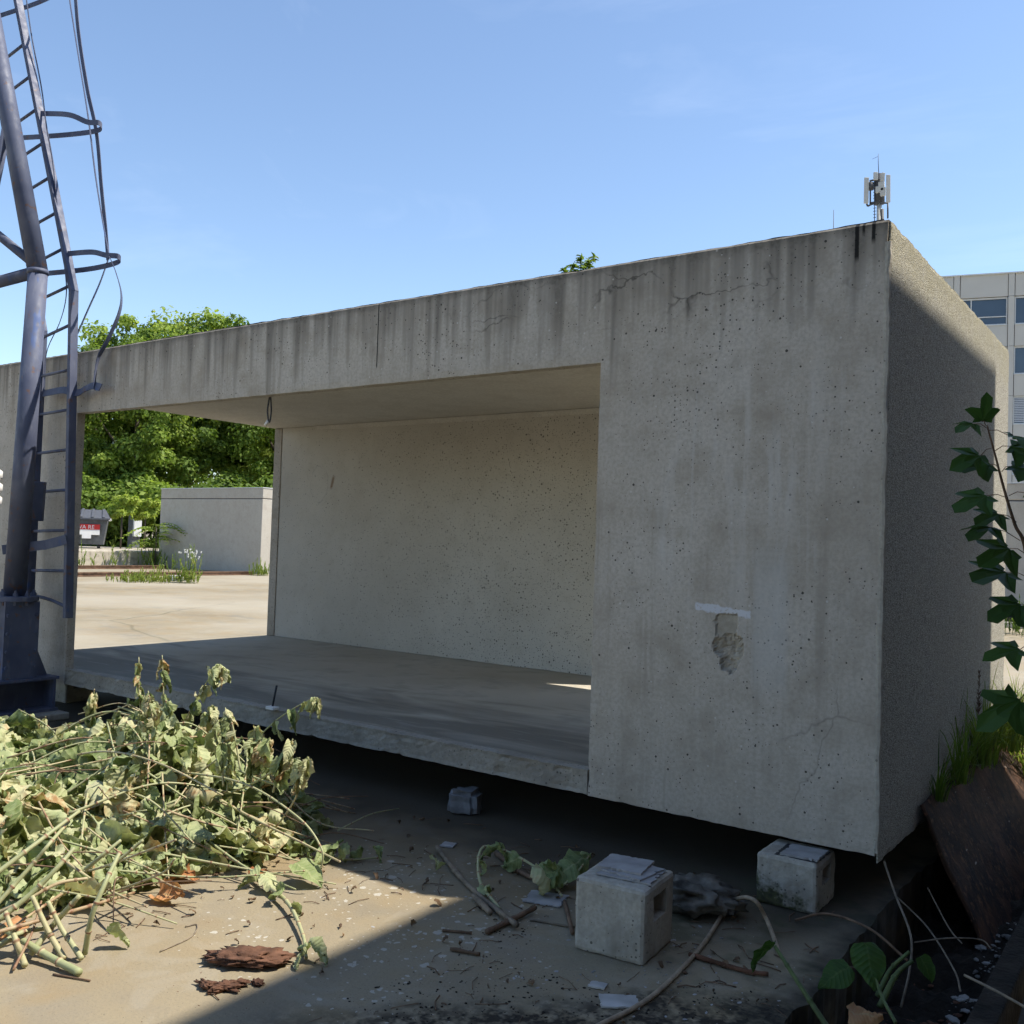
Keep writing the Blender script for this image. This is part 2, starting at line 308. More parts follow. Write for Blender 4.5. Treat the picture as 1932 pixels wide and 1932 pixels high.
def mat_ground():
    t = NT('yard concrete', 0.9, 0.25); p = t.pos(); X, Y, Z = t.xyz(p)
    col = t.ramp(t.noise(p, 0.55, 6, 0.6), [(0.28, (0.215, 0.172, 0.108)), (0.5, (0.275, 0.228, 0.15)), (0.72, (0.31, 0.27, 0.19))])
    col = t.mix(t.mul(t.mr(t.noise(p, 2.6, 6, 0.65), 0.5, 0.72), 0.45), col, (0.215, 0.19, 0.15))
    col = t.mix(t.mul(t.mr(t.noise(t.scale(p, 1, 1, 1, (3, 8, 0)), 1.3, 6, 0.7), 0.55, 0.68), 0.5), col, (0.165, 0.155, 0.132))
    col = t.mix(t.mul(t.mr(t.noise(p, 90, 3, 0.6), 0.5, 0.75), 0.3), col, (0.15, 0.13, 0.095))
    v0 = t.vor(p, 130); col = t.mix(t.mul(t.ma('LESS_THAN', v0['Distance'], t.ma('MULTIPLY', t.ma('POWER', t.xyz(v0['Color'])[0], 6), 0.28)), 0.7), col, (0.10, 0.085, 0.065))
    yl = t.mr(t.noise(t.scale(p, 1, 1, 1, (9, 2, 0)), 1.9, 4, 0.65, 0.4), 0.50, 0.66); col = t.mix(t.mul(yl, 0.5), col, (0.27, 0.195, 0.10))
    gm = t.mr(t.noise(t.scale(p, 1, 1, 1, (4, 6, 0)), 3.3, 4, 0.7, 0.8), 0.54, 0.62); col = t.mix(t.mul(gm, 0.18), col, (0.36, 0.335, 0.28))
    # module's shade painted as a dark strip beneath and in front of it
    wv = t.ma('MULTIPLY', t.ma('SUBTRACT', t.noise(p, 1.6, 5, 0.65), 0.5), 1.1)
    undershade = t.mul(t.band(t.ma('ADD', Y, wv), -0.55, 3.2, 0.35), t.band(X, -7.2, 0.2, 0.4))
    col = t.mix(t.mul(undershade, 0.88), col, (0.036, 0.030, 0.022))
    # soot and soil heaps' dust in the near right corner
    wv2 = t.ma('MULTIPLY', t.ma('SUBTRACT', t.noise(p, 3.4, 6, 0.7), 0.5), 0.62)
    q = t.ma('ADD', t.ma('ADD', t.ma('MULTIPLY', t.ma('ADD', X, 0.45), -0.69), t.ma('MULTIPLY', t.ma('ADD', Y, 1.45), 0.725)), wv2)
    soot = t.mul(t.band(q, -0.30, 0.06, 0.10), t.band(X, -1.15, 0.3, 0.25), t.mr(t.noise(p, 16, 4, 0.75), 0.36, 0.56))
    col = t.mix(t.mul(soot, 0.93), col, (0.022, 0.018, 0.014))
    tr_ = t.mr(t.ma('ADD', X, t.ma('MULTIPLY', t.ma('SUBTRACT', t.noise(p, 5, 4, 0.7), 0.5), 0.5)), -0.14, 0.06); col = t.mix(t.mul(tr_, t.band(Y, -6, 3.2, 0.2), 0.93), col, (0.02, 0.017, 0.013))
    moss = t.mul(t.mr(t.noise(p, 4.5, 6, 0.7), 0.48, 0.62), t.band(X, -1.0, 0.1, 0.3), t.band(Y, -1.0, 0.1, 0.3)); col = t.mix(t.mul(moss, 0.6), col, (0.055, 0.062, 0.03))
    # spilled pale paint spots
    pm = t.mul(t.band(X, -2.2, -0.75, 0.35), t.band(Y, -2.1, -0.55, 0.25), t.mr(t.noise(p, 2.2, 3), 0.34, 0.5))
    spots = None
    for s_, k, off in ((20, 0.42, 0), (42, 0.46, 2)):
        vv = t.mix(0.03, t.scale(p, 1, 1, 0, (off, off, 0)), t.noise(p, 30, 2, col=True), 'ADD'); v = t.vor(vv, s_)
        d = t.mr(t.ma('SUBTRACT', v['Distance'], t.mul(t.ma('POWER', t.xyz(v['Color'])[0], 3.0), pm, k)), -0.03, 0.0, 1.0, 0.0); spots = d if spots is None else t.ma('MAXIMUM', spots, d)
    col = t.mix(t.mul(spots, 0.75), col, (0.46, 0.435, 0.375))
    # far yard: joints and fine cracks with growth
    fv = t.mix(0.5, p, t.noise(p, 0.7, 4, col=True), 'ADD'); cr = t.vor(t.scale(fv, 0.13, 0.13, 0), 1.0, 'DISTANCE_TO_EDGE')['Distance']
    far = t.mr(t.ma('ADD', Y, t.ma('MULTIPLY', X, -0.6)), 6, 9)
    col = t.mix(t.mul(t.mr(cr, 0.0, 0.006, 1.0, 0.0), far, 0.65), col, (0.12, 0.11, 0.07))
    for x0 in (-10.4, -15.6, -20.8):
        col = t.mix(t.mul(t.band(t.ma('ADD', X, t.ma('MULTIPLY', t.noise(p, 1.2, 4), 0.12)), x0 - 0.02, x0 + 0.02, 0.01), 0.55), col, (0.14, 0.13, 0.09))
    col = t.mix(t.mul(far, t.mr(t.noise(p, 0.18, 4, 0.6), 0.42, 0.6), 0.6), col, (0.38, 0.34, 0.265))
    return t.done(col, t.bump(t.noise(p, 60, 3, 0.7), 0.5, 0.006))
M['ground'] = mat_ground()

def mat_steel():
    t = NT('slate blue painted steel', 0.6, 0.4); p = t.pos()
    col = t.ramp(t.noise(p, 3, 5, 0.6), [(0.3, (0.062, 0.074, 0.125)), (0.7, (0.118, 0.132, 0.190))])
    col = t.mix(t.mul(t.mr(t.noise(t.scale(p, 9, 9, 4), 1, 6, 0.7), 0.63, 0.70), 0.8), col, (0.055, 0.10, 0.24))
    col = t.mix(t.mul(t.mr(t.noise(p, 11, 6, 0.75), 0.62, 0.68), 0.75), col, (0.15, 0.08, 0.05)); col = t.mix(t.mul(t.mr(t.noise(t.scale(p, 16, 16, 5), 1, 4, 0.7), 0.55, 0.7), 0.35), col, (0.20, 0.21, 0.25))
    return t.done(col, t.bump(t.noise(p, 50, 4), 0.12, 0.003), rough=t.mr(t.noise(p, 14, 4), 0.3, 0.7, 0.5, 0.75))
M['steel'] = mat_steel()
def mat_rust():
    t = NT('rusted steel plate', 0.9, 0.2); p = t.pos()
    col = t.ramp(t.noise(p, 3.2, 7, 0.68), [(0.25, (0.022, 0.014, 0.010)), (0.5, (0.062, 0.033, 0.021)), (0.75, (0.14, 0.07, 0.042))])
    col = t.mix(t.mul(t.mr(t.noise(p, 5.5, 6, 0.75), 0.50, 0.60), 0.75), col, (0.018, 0.013, 0.011)); col = t.mix(t.mul(t.mr(t.noise(p, 23, 4, 0.75), 0.56, 0.66), 0.7), col, (0.20, 0.10, 0.055))
    lk = t.mr(t.noise(t.scale(p, 3, 3, 8), 1.6, 5, 0.7), 0.70, 0.74); col = t.mix(t.mul(lk, 0.8), col, (0.55, 0.48, 0.42))
    return t.done(col, t.bump(t.noise(p, 35, 6, 0.7), 0.7, 0.008))
M['rust'] = mat_rust()
def mat_leaf(name, stops, trans=0.35, vein=False, rough=0.6, vc=(0.52, 0.50, 0.28)):
    t = NT(name, rough, 0.25)
    a = t.n('ShaderNodeAttribute', attribute_name='tint').outputs['Fac']; oi = t.n('ShaderNodeObjectInfo').outputs['Random']
    f = t.ma('ADD', t.ma('MULTIPLY', a, 0.85), t.ma('MULTIPLY', oi, 0.15)); bp = None
    if vein:
        U, V, _ = t.xyz(t.n('ShaderNodeAttribute', attribute_name='luv').outputs['Vector']); au = t.ma('ABSOLUTE', U)
        wv = t.ma('ABSOLUTE', t.ma('SINE', t.ma('MULTIPLY', t.ma('SUBTRACT', V, t.ma('MULTIPLY', au, 0.20)), 27.0)))
        vn = t.ma('MAXIMUM', t.mr(wv, 0.0, 0.22, 1.0, 0.0), t.mr(au, 0.02, 0.10, 1.0, 0.0))
        f = t.ma('ADD', f, t.ma('MULTIPLY', t.ma('SUBTRACT', t.noise(t.pos(), 26, 3, 0.6), 0.5), 0.55))
        f = t.ma('ADD', f, t.ma('MULTIPLY', t.mr(au, 0.6, 1.0), 0.10), clamp=True)
        col = t.ramp(f, stops); col = t.mix(t.mul(vn, 0.35), col, vc); bp = t.bump(wv, 0.35, 0.006)
    else: col = t.ramp(f, stops)
    t.put(t.b.inputs['Base Color'], col)
    if bp: t.put(t.b.inputs['Normal'], bp)
    tr = t.n('ShaderNodeBsdfTranslucent'); t.put(tr.inputs[0], t.mix(1.0, col, (1.15, 1.2, 0.7), 'MULTIPLY'))
    mx = t.n('ShaderNodeMixShader'); mx.inputs[0].default_value = trans
    t.t.links.new(t.b.outputs[0], mx.inputs[1]); t.t.links.new(tr.outputs[0], mx.inputs[2]); t.t.links.new(mx.outputs[0], t.t.nodes['Material Output'].inputs[0])
    return t.m
M['wilt'] = mat_leaf('wilted leaf', [(0.0, (0.10, 0.145, 0.05)), (0.3, (0.24, 0.295, 0.12)), (0.58, (0.41, 0.445, 0.235)), (0.82, (0.52, 0.505, 0.30)), (0.93, (0.50, 0.40, 0.22)), (1.0, (0.34, 0.20, 0.09))], 0.22, True)
M['dryleaf'] = mat_leaf('dry orange leaf', [(0.0, (0.30, 0.11, 0.04)), (0.6, (0.46, 0.20, 0.08)), (1.0, (0.55, 0.30, 0.14))], 0.2, True)
M['heart'] = mat_leaf('fresh knotweed leaf', [(0.0, (0.03, 0.065, 0.018)), (0.6, (0.055, 0.115, 0.026)), (1.0, (0.10, 0.17, 0.04))], 0.4, True, 0.5, (0.14, 0.20, 0.07))
M['litter'] = mat_leaf('brown leaf scrap', [(0.0, (0.05, 0.03, 0.018)), (0.7, (0.13, 0.08, 0.045)), (1.0, (0.24, 0.15, 0.08))], 0.1)
M['green'] = mat_leaf('fresh leaf', [(0.0, (0.035, 0.075, 0.02)), (0.6, (0.06, 0.13, 0.028)), (1.0, (0.10, 0.18, 0.04))], 0.45, False, 0.45)
M['crown'] = mat_leaf('tree foliage', [(0.0, (0.05, 0.09, 0.018)), (0.4, (0.15, 0.225, 0.04)), (0.75, (0.28, 0.37, 0.065)), (1.0, (0.40, 0.46, 0.095))], 0.45)
M['grass'] = mat_leaf('grass blade', [(0.0, (0.05, 0.095, 0.018)), (0.5, (0.15, 0.225, 0.04)), (0.85, (0.27, 0.32, 0.07)), (1.0, (0.42, 0.36, 0.16))], 0.45)
def mat_stem():
    t = NT('cut knotweed stem', 0.55, 0.35); p = t.pos()
    a = t.n('ShaderNodeAttribute', attribute_name='tint').outputs['Fac']
    f = t.ma('ADD', a, t.ma('MULTIPLY', t.ma('SUBTRACT', t.noise(p, 25, 4, 0.6), 0.5), 0.7), clamp=True)
    return t.done(t.ramp(f, [(0.0, (0.29, 0.315, 0.16)), (0.4, (0.39, 0.38, 0.21)), (0.7, (0.42, 0.34, 0.20)), (1.0, (0.22, 0.115, 0.065))]), t.bump(t.noise(p, 90, 3), 0.2, 0.002))
M['stem'] = mat_stem()
M['shadestem'] = plain('shaded fresh stem', (0.085, 0.115, 0.04), 0.6, var=0.4, sc_=14)  # fresh shoot stems, colour darkened for the trench shade
M['twig'] = plain('dry brown twig', (0.15, 0.095, 0.06), 0.85, var=0.4, sc_=20)
M['straw'] = plain('dry straw stem', (0.20, 0.16, 0.115), 0.8, var=0.4, sc_=20)
M['bark'] = plain('rotten bark', (0.125, 0.062, 0.038), 0.95, var=0.5, sc_=18, bump=0.8)
M['trunk'] = plain('tree bark', (0.10, 0.085, 0.065), 0.95, var=0.3)
M['bitumen'] = plain('bitumen roofing', (0.02, 0.02, 0.022), 0.7, var=0.3)
M['cable'] = plain('sun-bleached cable', (0.32, 0.25, 0.17), 0.7, var=0.25, sc_=30)
M['dcable'] = plain('dark grey cable', (0.055, 0.058, 0.065), 0.6)
M['white'] = plain('white plastic', (0.72, 0.71, 0.68), 0.5, var=0.06)
M['slate'] = plain('grey fibre sheet', (0.33, 0.32, 0.31), 0.85, var=0.25, sc_=9)
M['tile'] = plain('white glazed tile', (0.42, 0.41, 0.39), 0.45, var=0.4)
M['iron'] = plain('rusty rail', (0.16, 0.095, 0.06), 0.7, metal=0.3, var=0.4)
M['brick'] = plain('weathered brown brick', (0.17, 0.12, 0.095), 0.9, var=0.25, sc_=1.5)
M['dark'] = plain('dark plastic', (0.03, 0.032, 0.036), 0.5)
M['binbody'] = plain('galvanised bin', (0.10, 0.107, 0.112), 0.6, var=0.25)
M['binlid'] = plain('dark slate lid', (0.085, 0.09, 0.105), 0.55)
M['red'] = plain('red sign', (0.55, 0.035, 0.03), 0.5, var=0.05)
M['facade'] = plain('light grey facade panel', (0.48, 0.465, 0.43), 0.6, var=0.04, sc_=0.6, bump=0.03)
M['joint'] = plain('dark joint', (0.08, 0.08, 0.085), 0.7)
M['alu'] = plain('aluminium frame', (0.55, 0.56, 0.56), 0.45, var=0.05)
M['blind'] = plain('grey blue blind slat', (0.42, 0.45, 0.50), 0.5, var=0.05)
M['mastgrey'] = plain('antenna housing', (0.42, 0.42, 0.40), 0.5, var=0.05)
M['gravel'] = plain('pale broken chips', (0.26, 0.25, 0.23), 0.9, var=0.6, sc_=14)
M['boulder'] = plain('sooty lump', (0.13, 0.12, 0.10), 0.95, var=0.8, sc_=9, bump=1.0)
M['stone'] = plain('grey cobble', (0.20, 0.205, 0.21), 0.9, var=0.3, sc_=12, bump=0.5)
def mat_glass():
    t = NT('window glass', 0.06, 0.8); p = t.pos(); t.b.inputs['Metallic'].default_value = 0.0
    return t.done(t.ramp(t.noise(p, 0.3, 3), [(0.3, (0.02, 0.035, 0.06)), (0.7, (0.05, 0.08, 0.12))]))
M['glass'] = mat_glass()
def mat_soil():
    t = NT('dark moist soil', 0.95, 0.2); p = t.pos()
    col = t.ramp(t.noise(p, 7, 6, 0.7), [(0.3, (0.012, 0.010, 0.008)), (0.6, (0.032, 0.026, 0.02)), (0.8, (0.075, 0.065, 0.05))])
    return t.done(col, t.bump(t.noise(p, 30, 6, 0.7), 0.9, 0.02))
M['soil'] = mat_soil()

# ------------------------------------------------------------------ setting: ground, trench, far yard
rnd = random.Random(7)
def nz(x, y, z=0.0, o=3): return noise.fractal(Vector((x, y, z)), 1.0, 2.0, o)
TX0, TX1, TY0, TY1 = 0.03, 0.62, -5.6, 3.1
def build_ground():
    b = MB(); ys = [TY0 + (TY1 - TY0) * i / 220 for i in range(221)]
    ex = [TX0 + 0.035 * nz(1.3, y * 2.2) + 0.012 * nz(4.1, y * 14) for y in ys]; ex2 = [TX1 + 0.05 * nz(8.3, y * 1.5) for y in ys]
    B = 400
    for i in range(220):
        y0, y1 = ys[i], ys[i + 1]
        b.add([(-7.6, y0, 0), (ex[i], y0, 0), (ex[i + 1], y1, 0), (-7.6, y1, 0)], [(0, 1, 2, 3)])
        b.add([(ex[i], y0, 0), (ex[i] - 0.02, y0, -0.6), (ex[i + 1] - 0.02, y1, -0.6), (ex[i + 1], y1, 0)], [(0, 1, 2, 3)])
        b.add([(ex2[i], y0, 0), (8, y0, 0), (8, y1, 0), (ex2[i + 1], y1, 0)], [(0, 1, 2, 3)])
    b.add([(-B, -B, 0), (B, -B, 0), (B, TY0, 0), (-B, TY0, 0)], [(0, 1, 2, 3)])
    b.add([(-B, TY1, 0), (B, TY1, 0), (B, B, 0), (-B, B, 0)], [(0, 1, 2, 3)])
    b.add([(-B, TY0, 0), (-7.6, TY0, 0), (-7.6, TY1, 0), (-B, TY1, 0)], [(0, 1, 2, 3)])
    b.add([(8, TY0, 0), (B, TY0, 0), (B, TY1, 0), (8, TY1, 0)], [(0, 1, 2, 3)])
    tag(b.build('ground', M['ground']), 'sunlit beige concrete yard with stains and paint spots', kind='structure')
    s = MB(); nx, ny = 30, 260; vs = []
    for j in range(ny + 1):
        y = TY0 + (TY1 - TY0) * j / ny
        for i in range(nx + 1):
            x = TX0 - 0.06 + (TX1 - TX0 + 0.12) * i / nx
            z = -0.30 + 0.10 * nz(x * 3, y * 3, 1) + 0.035 * nz(x * 17, y * 17, 2) + 0.22 * max(0, (i / nx - 0.62)) ** 1.2
            vs.append((x, y, z))
    s.add(vs, [(j * (nx + 1) + i, j * (nx + 1) + i + 1, (j + 1) * (nx + 1) + i + 1, (j + 1) * (nx + 1) + i) for j in range(ny) for i in range(nx)])
    tag(s.build('trench_soil', M['soil'], smooth=True), 'dark soil in the trench along the pad edge', kind='structure')
build_ground()

# ------------------------------------------------------------------ the concrete module
ZT, ZB, ZL, ZS, XO, XP, DI, XL, ZC, WT = 2.956, 0.24, 2.4486, 0.370, -1.4135, -6.3564, 2.9977, -7.4768, 2.7185, 0.07
DO = DI + 0.10
def plate(us, ws, keep, f, chip=0.006, seed=0, dent=None):
    """slab cut from a grid us x ws; keep(u,w) tells which cells stay; f(u, w, side) maps to space (side 0 outer, 1 inner)"""
    b = MB(); nu, nw = len(us), len(ws)
    K = [[keep((us[i] + us[i + 1]) / 2, (ws[j] + ws[j + 1]) / 2) for j in range(nw - 1)] for i in range(nu - 1)]
    k = lambda i, j: 0 <= i < nu - 1 and 0 <= j < nw - 1 and K[i][j]
    idx = {}
    def vert(i, j, s):
        q = (i, j, s)
        if q not in idx:
            u, w_ = us[i], ws[j]; cs = [k(i - 1, j - 1), k(i, j - 1), k(i, j), k(i - 1, j)]
            dep = 0.0
            if not all(cs):
                n1 = nz(u * 9 + seed, w_ * 9, seed + 2); n2 = nz(u * 28, w_ * 28 + seed, 5)
                a = chip * (0.5 + 0.9 * n1 + 0.6 * n2)
                if n1 > 0.28: a += chip * 3.0 * (n1 - 0.28)
                a = max(a, 0)
                gu = (cs[1] + cs[2]) - (cs[0] + cs[3]); gw = (cs[2] + cs[3]) - (cs[0] + cs[1])
                L = math.hypot(gu, gw) or 1
                if s == 0: u += gu / L * a; w_ += gw / L * a; dep = max(0.002, a * 0.8)
            elif dent: dep = dent(u, w_) if s == 0 else 0
            idx[q] = len(b.v); p = f(u, w_, s, dep); b.v.append(tuple(p))
        return idx[q]
    for i in range(nu - 1):
        for j in range(nw - 1):
            if not K[i][j]: continue
            b.f.append((vert(i, j, 0), vert(i + 1, j, 0), vert(i + 1, j + 1, 0), vert(i, j + 1, 0)))
            b.f.append((vert(i, j, 1), vert(i, j + 1, 1), vert(i + 1, j + 1, 1), vert(i + 1, j, 1)))
            for (di, dj, a, c) in ((-1, 0, (i, j + 1), (i, j)), (1, 0, (i + 1, j), (i + 1, j + 1)), (0, -1, (i, j), (i + 1, j)), (0, 1, (i + 1, j + 1), (i, j + 1))):
                if not k(i + di, j + dj): b.f.append((vert(*a, 0), vert(*a, 1), vert(*c, 1), vert(*c, 0)))
    return b
def steps(a, b, h, *cuts):
    pts = sorted({a, b, *[c for c in cuts if a < c < b]}); out = []
    for p, q in zip(pts, pts[1:]):
        n = max(1, round((q - p) / h)); out += [p + (q - p) * i / n for i in range(n)]
    return out + [b]
def fine(l, a, b, h): return sorted({round(v, 5) for v in l if not a < v < b} | {round(a + (b - a) * i / round((b - a) / h), 5) for i in range(round((b - a) / h) + 1)})

mod = thing('concrete_module', 'large grey precast concrete room module, open in front, raised on blocks', 'concrete module', (0, 0, 0))
xs = fine(steps(XL - 0.40, 0, 0.04, XP, XO), -0.80, -0.56, 0.008); zs = fine(steps(ZB, ZT, 0.04, ZL, ZS), 0.93, 1.23, 0.008); zs = sorted(set(zs) | {ZT - 0.014})
def spall(u, w_):
    n1 = 0.030 * nz(u * 11, w_ * 11, 3) + 0.016 * nz(u * 33, w_ * 33, 8)
    up_ = min(u + n1 + 0.748, -0.632 - u + n1 * 0.7, w_ - 1.08, 1.207 - w_ + n1)
    q1 = 1 - math.hypot((u + 0.672) / 0.080, (w_ - 1.055) / 0.068); q2 = 1 - math.hypot((u + 0.665) / 0.045, (w_ - 1.0) / 0.055)
    return up_, max(q1, q2) * 0.07 + n1
def spall_mask(u, w_):
    a, b_ = spall(u, w_); return max(0.0, min(1.0, 0.5 + max(a, b_) / 0.016))
def dent(u, w_):
    a, b_ = spall(u, w_); d = 0.0
    if a > 0: d = 0.010 * min(1, a / 0.006)
    if b_ > 0: d = max(d, (0.012 + 0.020 * min(1, b_ / 0.05)) * min(1, b_ / 0.008) + 0.009 * nz(u * 45, w_ * 45, 9))
    return d + 0.0025 * nz(u * 1.3, w_ * 1.3, 4)
fw = plate(xs, zs, lambda u, w_: not (XP < u < XO and w_ < ZL), lambda u, w_, s, d: (u, (d + (0.013 if w_ > ZT - 0.008 else 0.0)) if s == 0 else WT, w_), 0.0030, 1, dent)
fw.t = [spall_mask(p_[0], p_[2]) if p_[1] < 0.05 else 0.0 for p_ in fw.v]
fw.build('front_wall', M['front'], mod)
# floor slab: front rim butts between the wall ends, body lies behind the wall
rim = plate(steps(XP + 0.002, XO - 0.002, 0.03), steps(ZB + 0.004, ZS, 0.02), lambda u, w_: True, lambda u, w_, s, d: (u, -0.002 + d * 1.5 if s == 0 else WT + 0.001, w_ - (0.006 if s == 0 and w_ > ZS - 0.001 else 0)), 0.004, 5,
            dent=lambda u, w_: 0.005 + 0.0035 * nz(u * 22, w_ * 26, 6) + (0.018 * max(0, nz(u * 6, w_ * 9, 2)) if -2.0 < u < -1.5 else 0.0))
rim.build('slab_edge', M['slab'], mod)
fl = MB(); n = 60
for i in range(n):
    pass
fl.box((XL, WT + 0.003, ZB + 0.006), (-0.005, DO, ZS + 0.001)); fl.build('floor_slab', M['floor'], mod)
rf = MB(); rf.box((XL, WT + 0.003, ZC), (-0.005, DO, ZT - 0.03)); rf.build('roof_slab', M['ceiling'], mod)
# inner fillet of the lintel
li = MB(); li.box((XL + 0.05, WT + 0.003, ZL + 0.02), (-0.1, WT + 0.05, ZC - 0.002)); li.build('lintel_rib', M['ceiling'], mod)
# back wall with its own doorway towards the right end, a corner column at the open left end
bx = steps(XL + 0.125, -0.08, 0.12, -2.25, -0.35); bz = steps(ZS + 0.003, ZC - 0.003, 0.12, ZL)
bw = plate(bx, bz, lambda u, w_: not (-2.25 < u < -0.35 and w_ < ZL), lambda u, w_, s, d: (u, DI + d if s == 0 else DO - 0.004, w_), 0.002, 8)
bw.build('back_wall', M['back'], mod)
cb = MB(); cb.box((XL + 0.002, DI - 0.006, ZS + 0.003), (XL + 0.1215, DO - 0.006, ZC - 0.003)); cb.build('corner_column', M['front'], mod, bevel=0.004)
hb = MB(); hv = [(XL + 0.7, DI - 0.002, ZC - 0.05), (-0.09, DI - 0.002, ZC - 0.05), (-0.09, DI - 0.002, ZC - 0.004), (XL + 0.7, DI - 0.002, ZC - 0.004), (XL + 0.7, DI - 0.03, ZC - 0.004), (-0.09, DI - 0.03, ZC - 0.004)]
hb.add(hv, [(0, 1, 5, 4), (0, 4, 3), (1, 2, 5), (0, 3, 2, 1), (3, 4, 5, 2)]); hb.build('ceiling_haunch', M['ceiling'], mod)
ew = MB(); ew.box((-0.078, WT + 0.004, ZS + 0.004), (-0.002, DO - 0.002, ZC - 0.004)); ew.build('end_wall', M['ceiling'], mod)
def rskin(u, w_, s, d):
    bump_ = 0.0015 * nz(u * 30, w_ * 30, 2)
    return ((0.010 - d + bump_) if s == 0 else 0.002, u, w_)
sk = plate(steps(0.014, DO + 0.012, 0.025), steps(ZB - 0.03, ZT - 0.006, 0.025), lambda u, w_: True, rskin, 0.006, 3)
sk.build('pebbledash_skin', M['pebble'], mod)
cbd = plate(steps(-0.011, 0.0125, 0.0118), steps(ZB + 0.012, ZT - 0.10, 0.03), lambda u, w_: True, lambda u, w_, s, d: (u + 0.004 * nz(3.3, w_ * 7) + 0.003 * nz(9.1, w_ * 31), -0.004 + d if s == 0 else 0.0215, w_), 0.002, 7)
cbd.build('corner_bead', M['mortar'], mod)
# bitumen sheet on the roof, its ragged front lip showing over the concrete
rb = MB(); m = 190; up = []; lo = []
for i in range(m + 1):
    x = XL - 0.38 + (-0.03 - XL + 0.38) * i / m; y = 0.05 + 0.012 * nz(x * 1.1, 2.2) + 0.010 * nz(x * 9, 7.1); h_ = 0.012 + 0.004 * max(0, nz(x * 2.3, 5.5)) + 0.003 * nz(x * 23, 1.5)
    lo.append((x, y, ZT - 0.004)); up.append((x, y, ZT + h_))
vs_ = lo + up + [(p[0], 0.35, ZT + 0.012) for p in up] + [(p[0], DO - 0.02, ZT + 0.012) for p in up]; q = m + 1
rb.add(vs_, [(i, i + 1, q + i + 1, q + i) for i in range(m)] + [(q + i, q + i + 1, 2 * q + i + 1, 2 * q + i) for i in range(m)] + [(2 * q + i, 2 * q + i + 1, 3 * q + i + 1, 3 * q + i) for i in range(m)])
rb.build('roofing_sheet', M['bitumen'], mod)
rk = MB(); rk.box((XL + 0.02, 0.42, ZT - 0.028), (-0.03, DO - 0.04, ZT + 0.008)); rk.build('roof_screed', M['bitumen'], mod)
# cable loop under the lintel
A = Vector((-4.10, 0.10, ZL + 0.018)); cl = thing('cable_loop', 'dark cable loop with white end hanging under the module lintel', 'cable', (A.x, A.y, A.z))
lp = [A + Vector((0.0, 0, 0.0)), A + Vector((-0.012, 0, -0.05)), A + Vector((-0.018, 0.0, -0.11)), A + Vector((-0.004, 0, -0.175)), A + Vector((0.010, 0, -0.18)), A + Vector((0.020, 0, -0.12)), A + Vector((0.014, 0, -0.05)), A + Vector((0.004, 0.002, -0.001))]
MB().tube(catmull(lp, 6), 0.006, 8).build('cable', M['dcable'], cl, True)
MB().tube([A + Vector((-0.004, 0, -0.175)), A + Vector((-0.035, 0, -0.205))], 0.011, 8).build('end_cap', M['white'], cl, True)
rb_ = thing('rebar_stub', 'short dark bolt with white washer standing on the slab edge', 'bolt', gp(513, 1338, ZS))
p0 = gp(513, 1338, ZS + 0.001); MB().tube([p0, p0 + Vector((0.02, 0.015, 0.155))], 0.007, 8).build('rod', M['dark'], rb_, True); MB().box(p0 + Vector((-0.03, -0.03, 0)), p0 + Vector((0.05, 0.02, 0.02))).build('washer', M['white'], rb_, bevel=0.004)

# ------------------------------------------------------------------ concrete support blocks
def support_block(loc, sx, sy, h, rz, label, seed=0, mossy=False, group=None):
    t = thing('concrete_block', label, 'concrete block', loc, group, rz)
    b = bmesh.new(); 
    lo, hi = (-sx / 2, -sy / 2, 0.0), (sx / 2, sy / 2, h)
    mb = MB().box(lo, hi); me = mb.mesh('body'); b.from_mesh(me)
    bmesh.ops.bevel(b, geom=list(b.edges), offset=0.016, segments=2, profile=0.5, affect='EDGES')
    bmesh.ops.subdivide_edges(b, edges=[e for e in b.edges if e.calc_length() > 0.1], cuts=7, use_grid_fill=True)
    # grip slot sunk into the +X side
    for f in b.faces: f.select_set(False)
    fs = [f for f in b.faces if f.normal.x > 0.9 and abs(f.calc_center_median().y) < sy * 0.20 and 0.50 * h < f.calc_center_median().z < 0.80 * h]
    if fs:
        r_ = bmesh.ops.extrude_face_region(b, geom=fs); vs_ = [g for g in r_['geom'] if isinstance(g, bmesh.types.BMVert)]
        bmesh.ops.translate(b, verts=vs_, vec=(-0.07, 0, 0)); bmesh.ops.delete(b, geom=fs, context='FACES')
    for v in b.verts: v.co += v.normal * 0.0035 * nz(v.co.x * 16 + seed, v.co.y * 16, v.co.z * 16)
    b.to_mesh(me); b.free(); me.materials.append(M['block_moss'] if mossy else M['block'])
    link(bpy.data.objects.new('body', me), t); return t
def mat_moss():
    m = M['block'].copy(); m.name = 'mossy block concrete'; t = NT.__new__(NT); t.m = m; t.t = m.node_tree; t.b = t.t.nodes['Principled BSDF']; t.geo = None
    p = t.obj(); X, Y, Z = t.xyz(p); old = t.b.inputs['Base Color'].links[0].from_socket
    k = t.mr(t.ma('ADD', t.ma('ADD', Z, t.ma('MULTIPLY', X, 0.45)), t.ma('MULTIPLY', t.ma('SUBTRACT', t.noise(p, 24, 6, 0.7), 0.5), 0.30)), 0.02, 0.09, 1.0, 0.0)
    t.put(t.b.inputs['Base Color'], t.mix(t.mul(k, 0.92), old, t.ramp(t.noise(p, 50, 4), [(0.3, (0.02, 0.022, 0.012)), (0.7, (0.09, 0.10, 0.03))]))); return m
M['block_moss'] = mat_moss()
support_block((-0.662, -0.955, 0.0), 0.285, 0.285, 0.270, R(5), 'free-standing pale concrete block carrying a stack of thin sheets', 1)
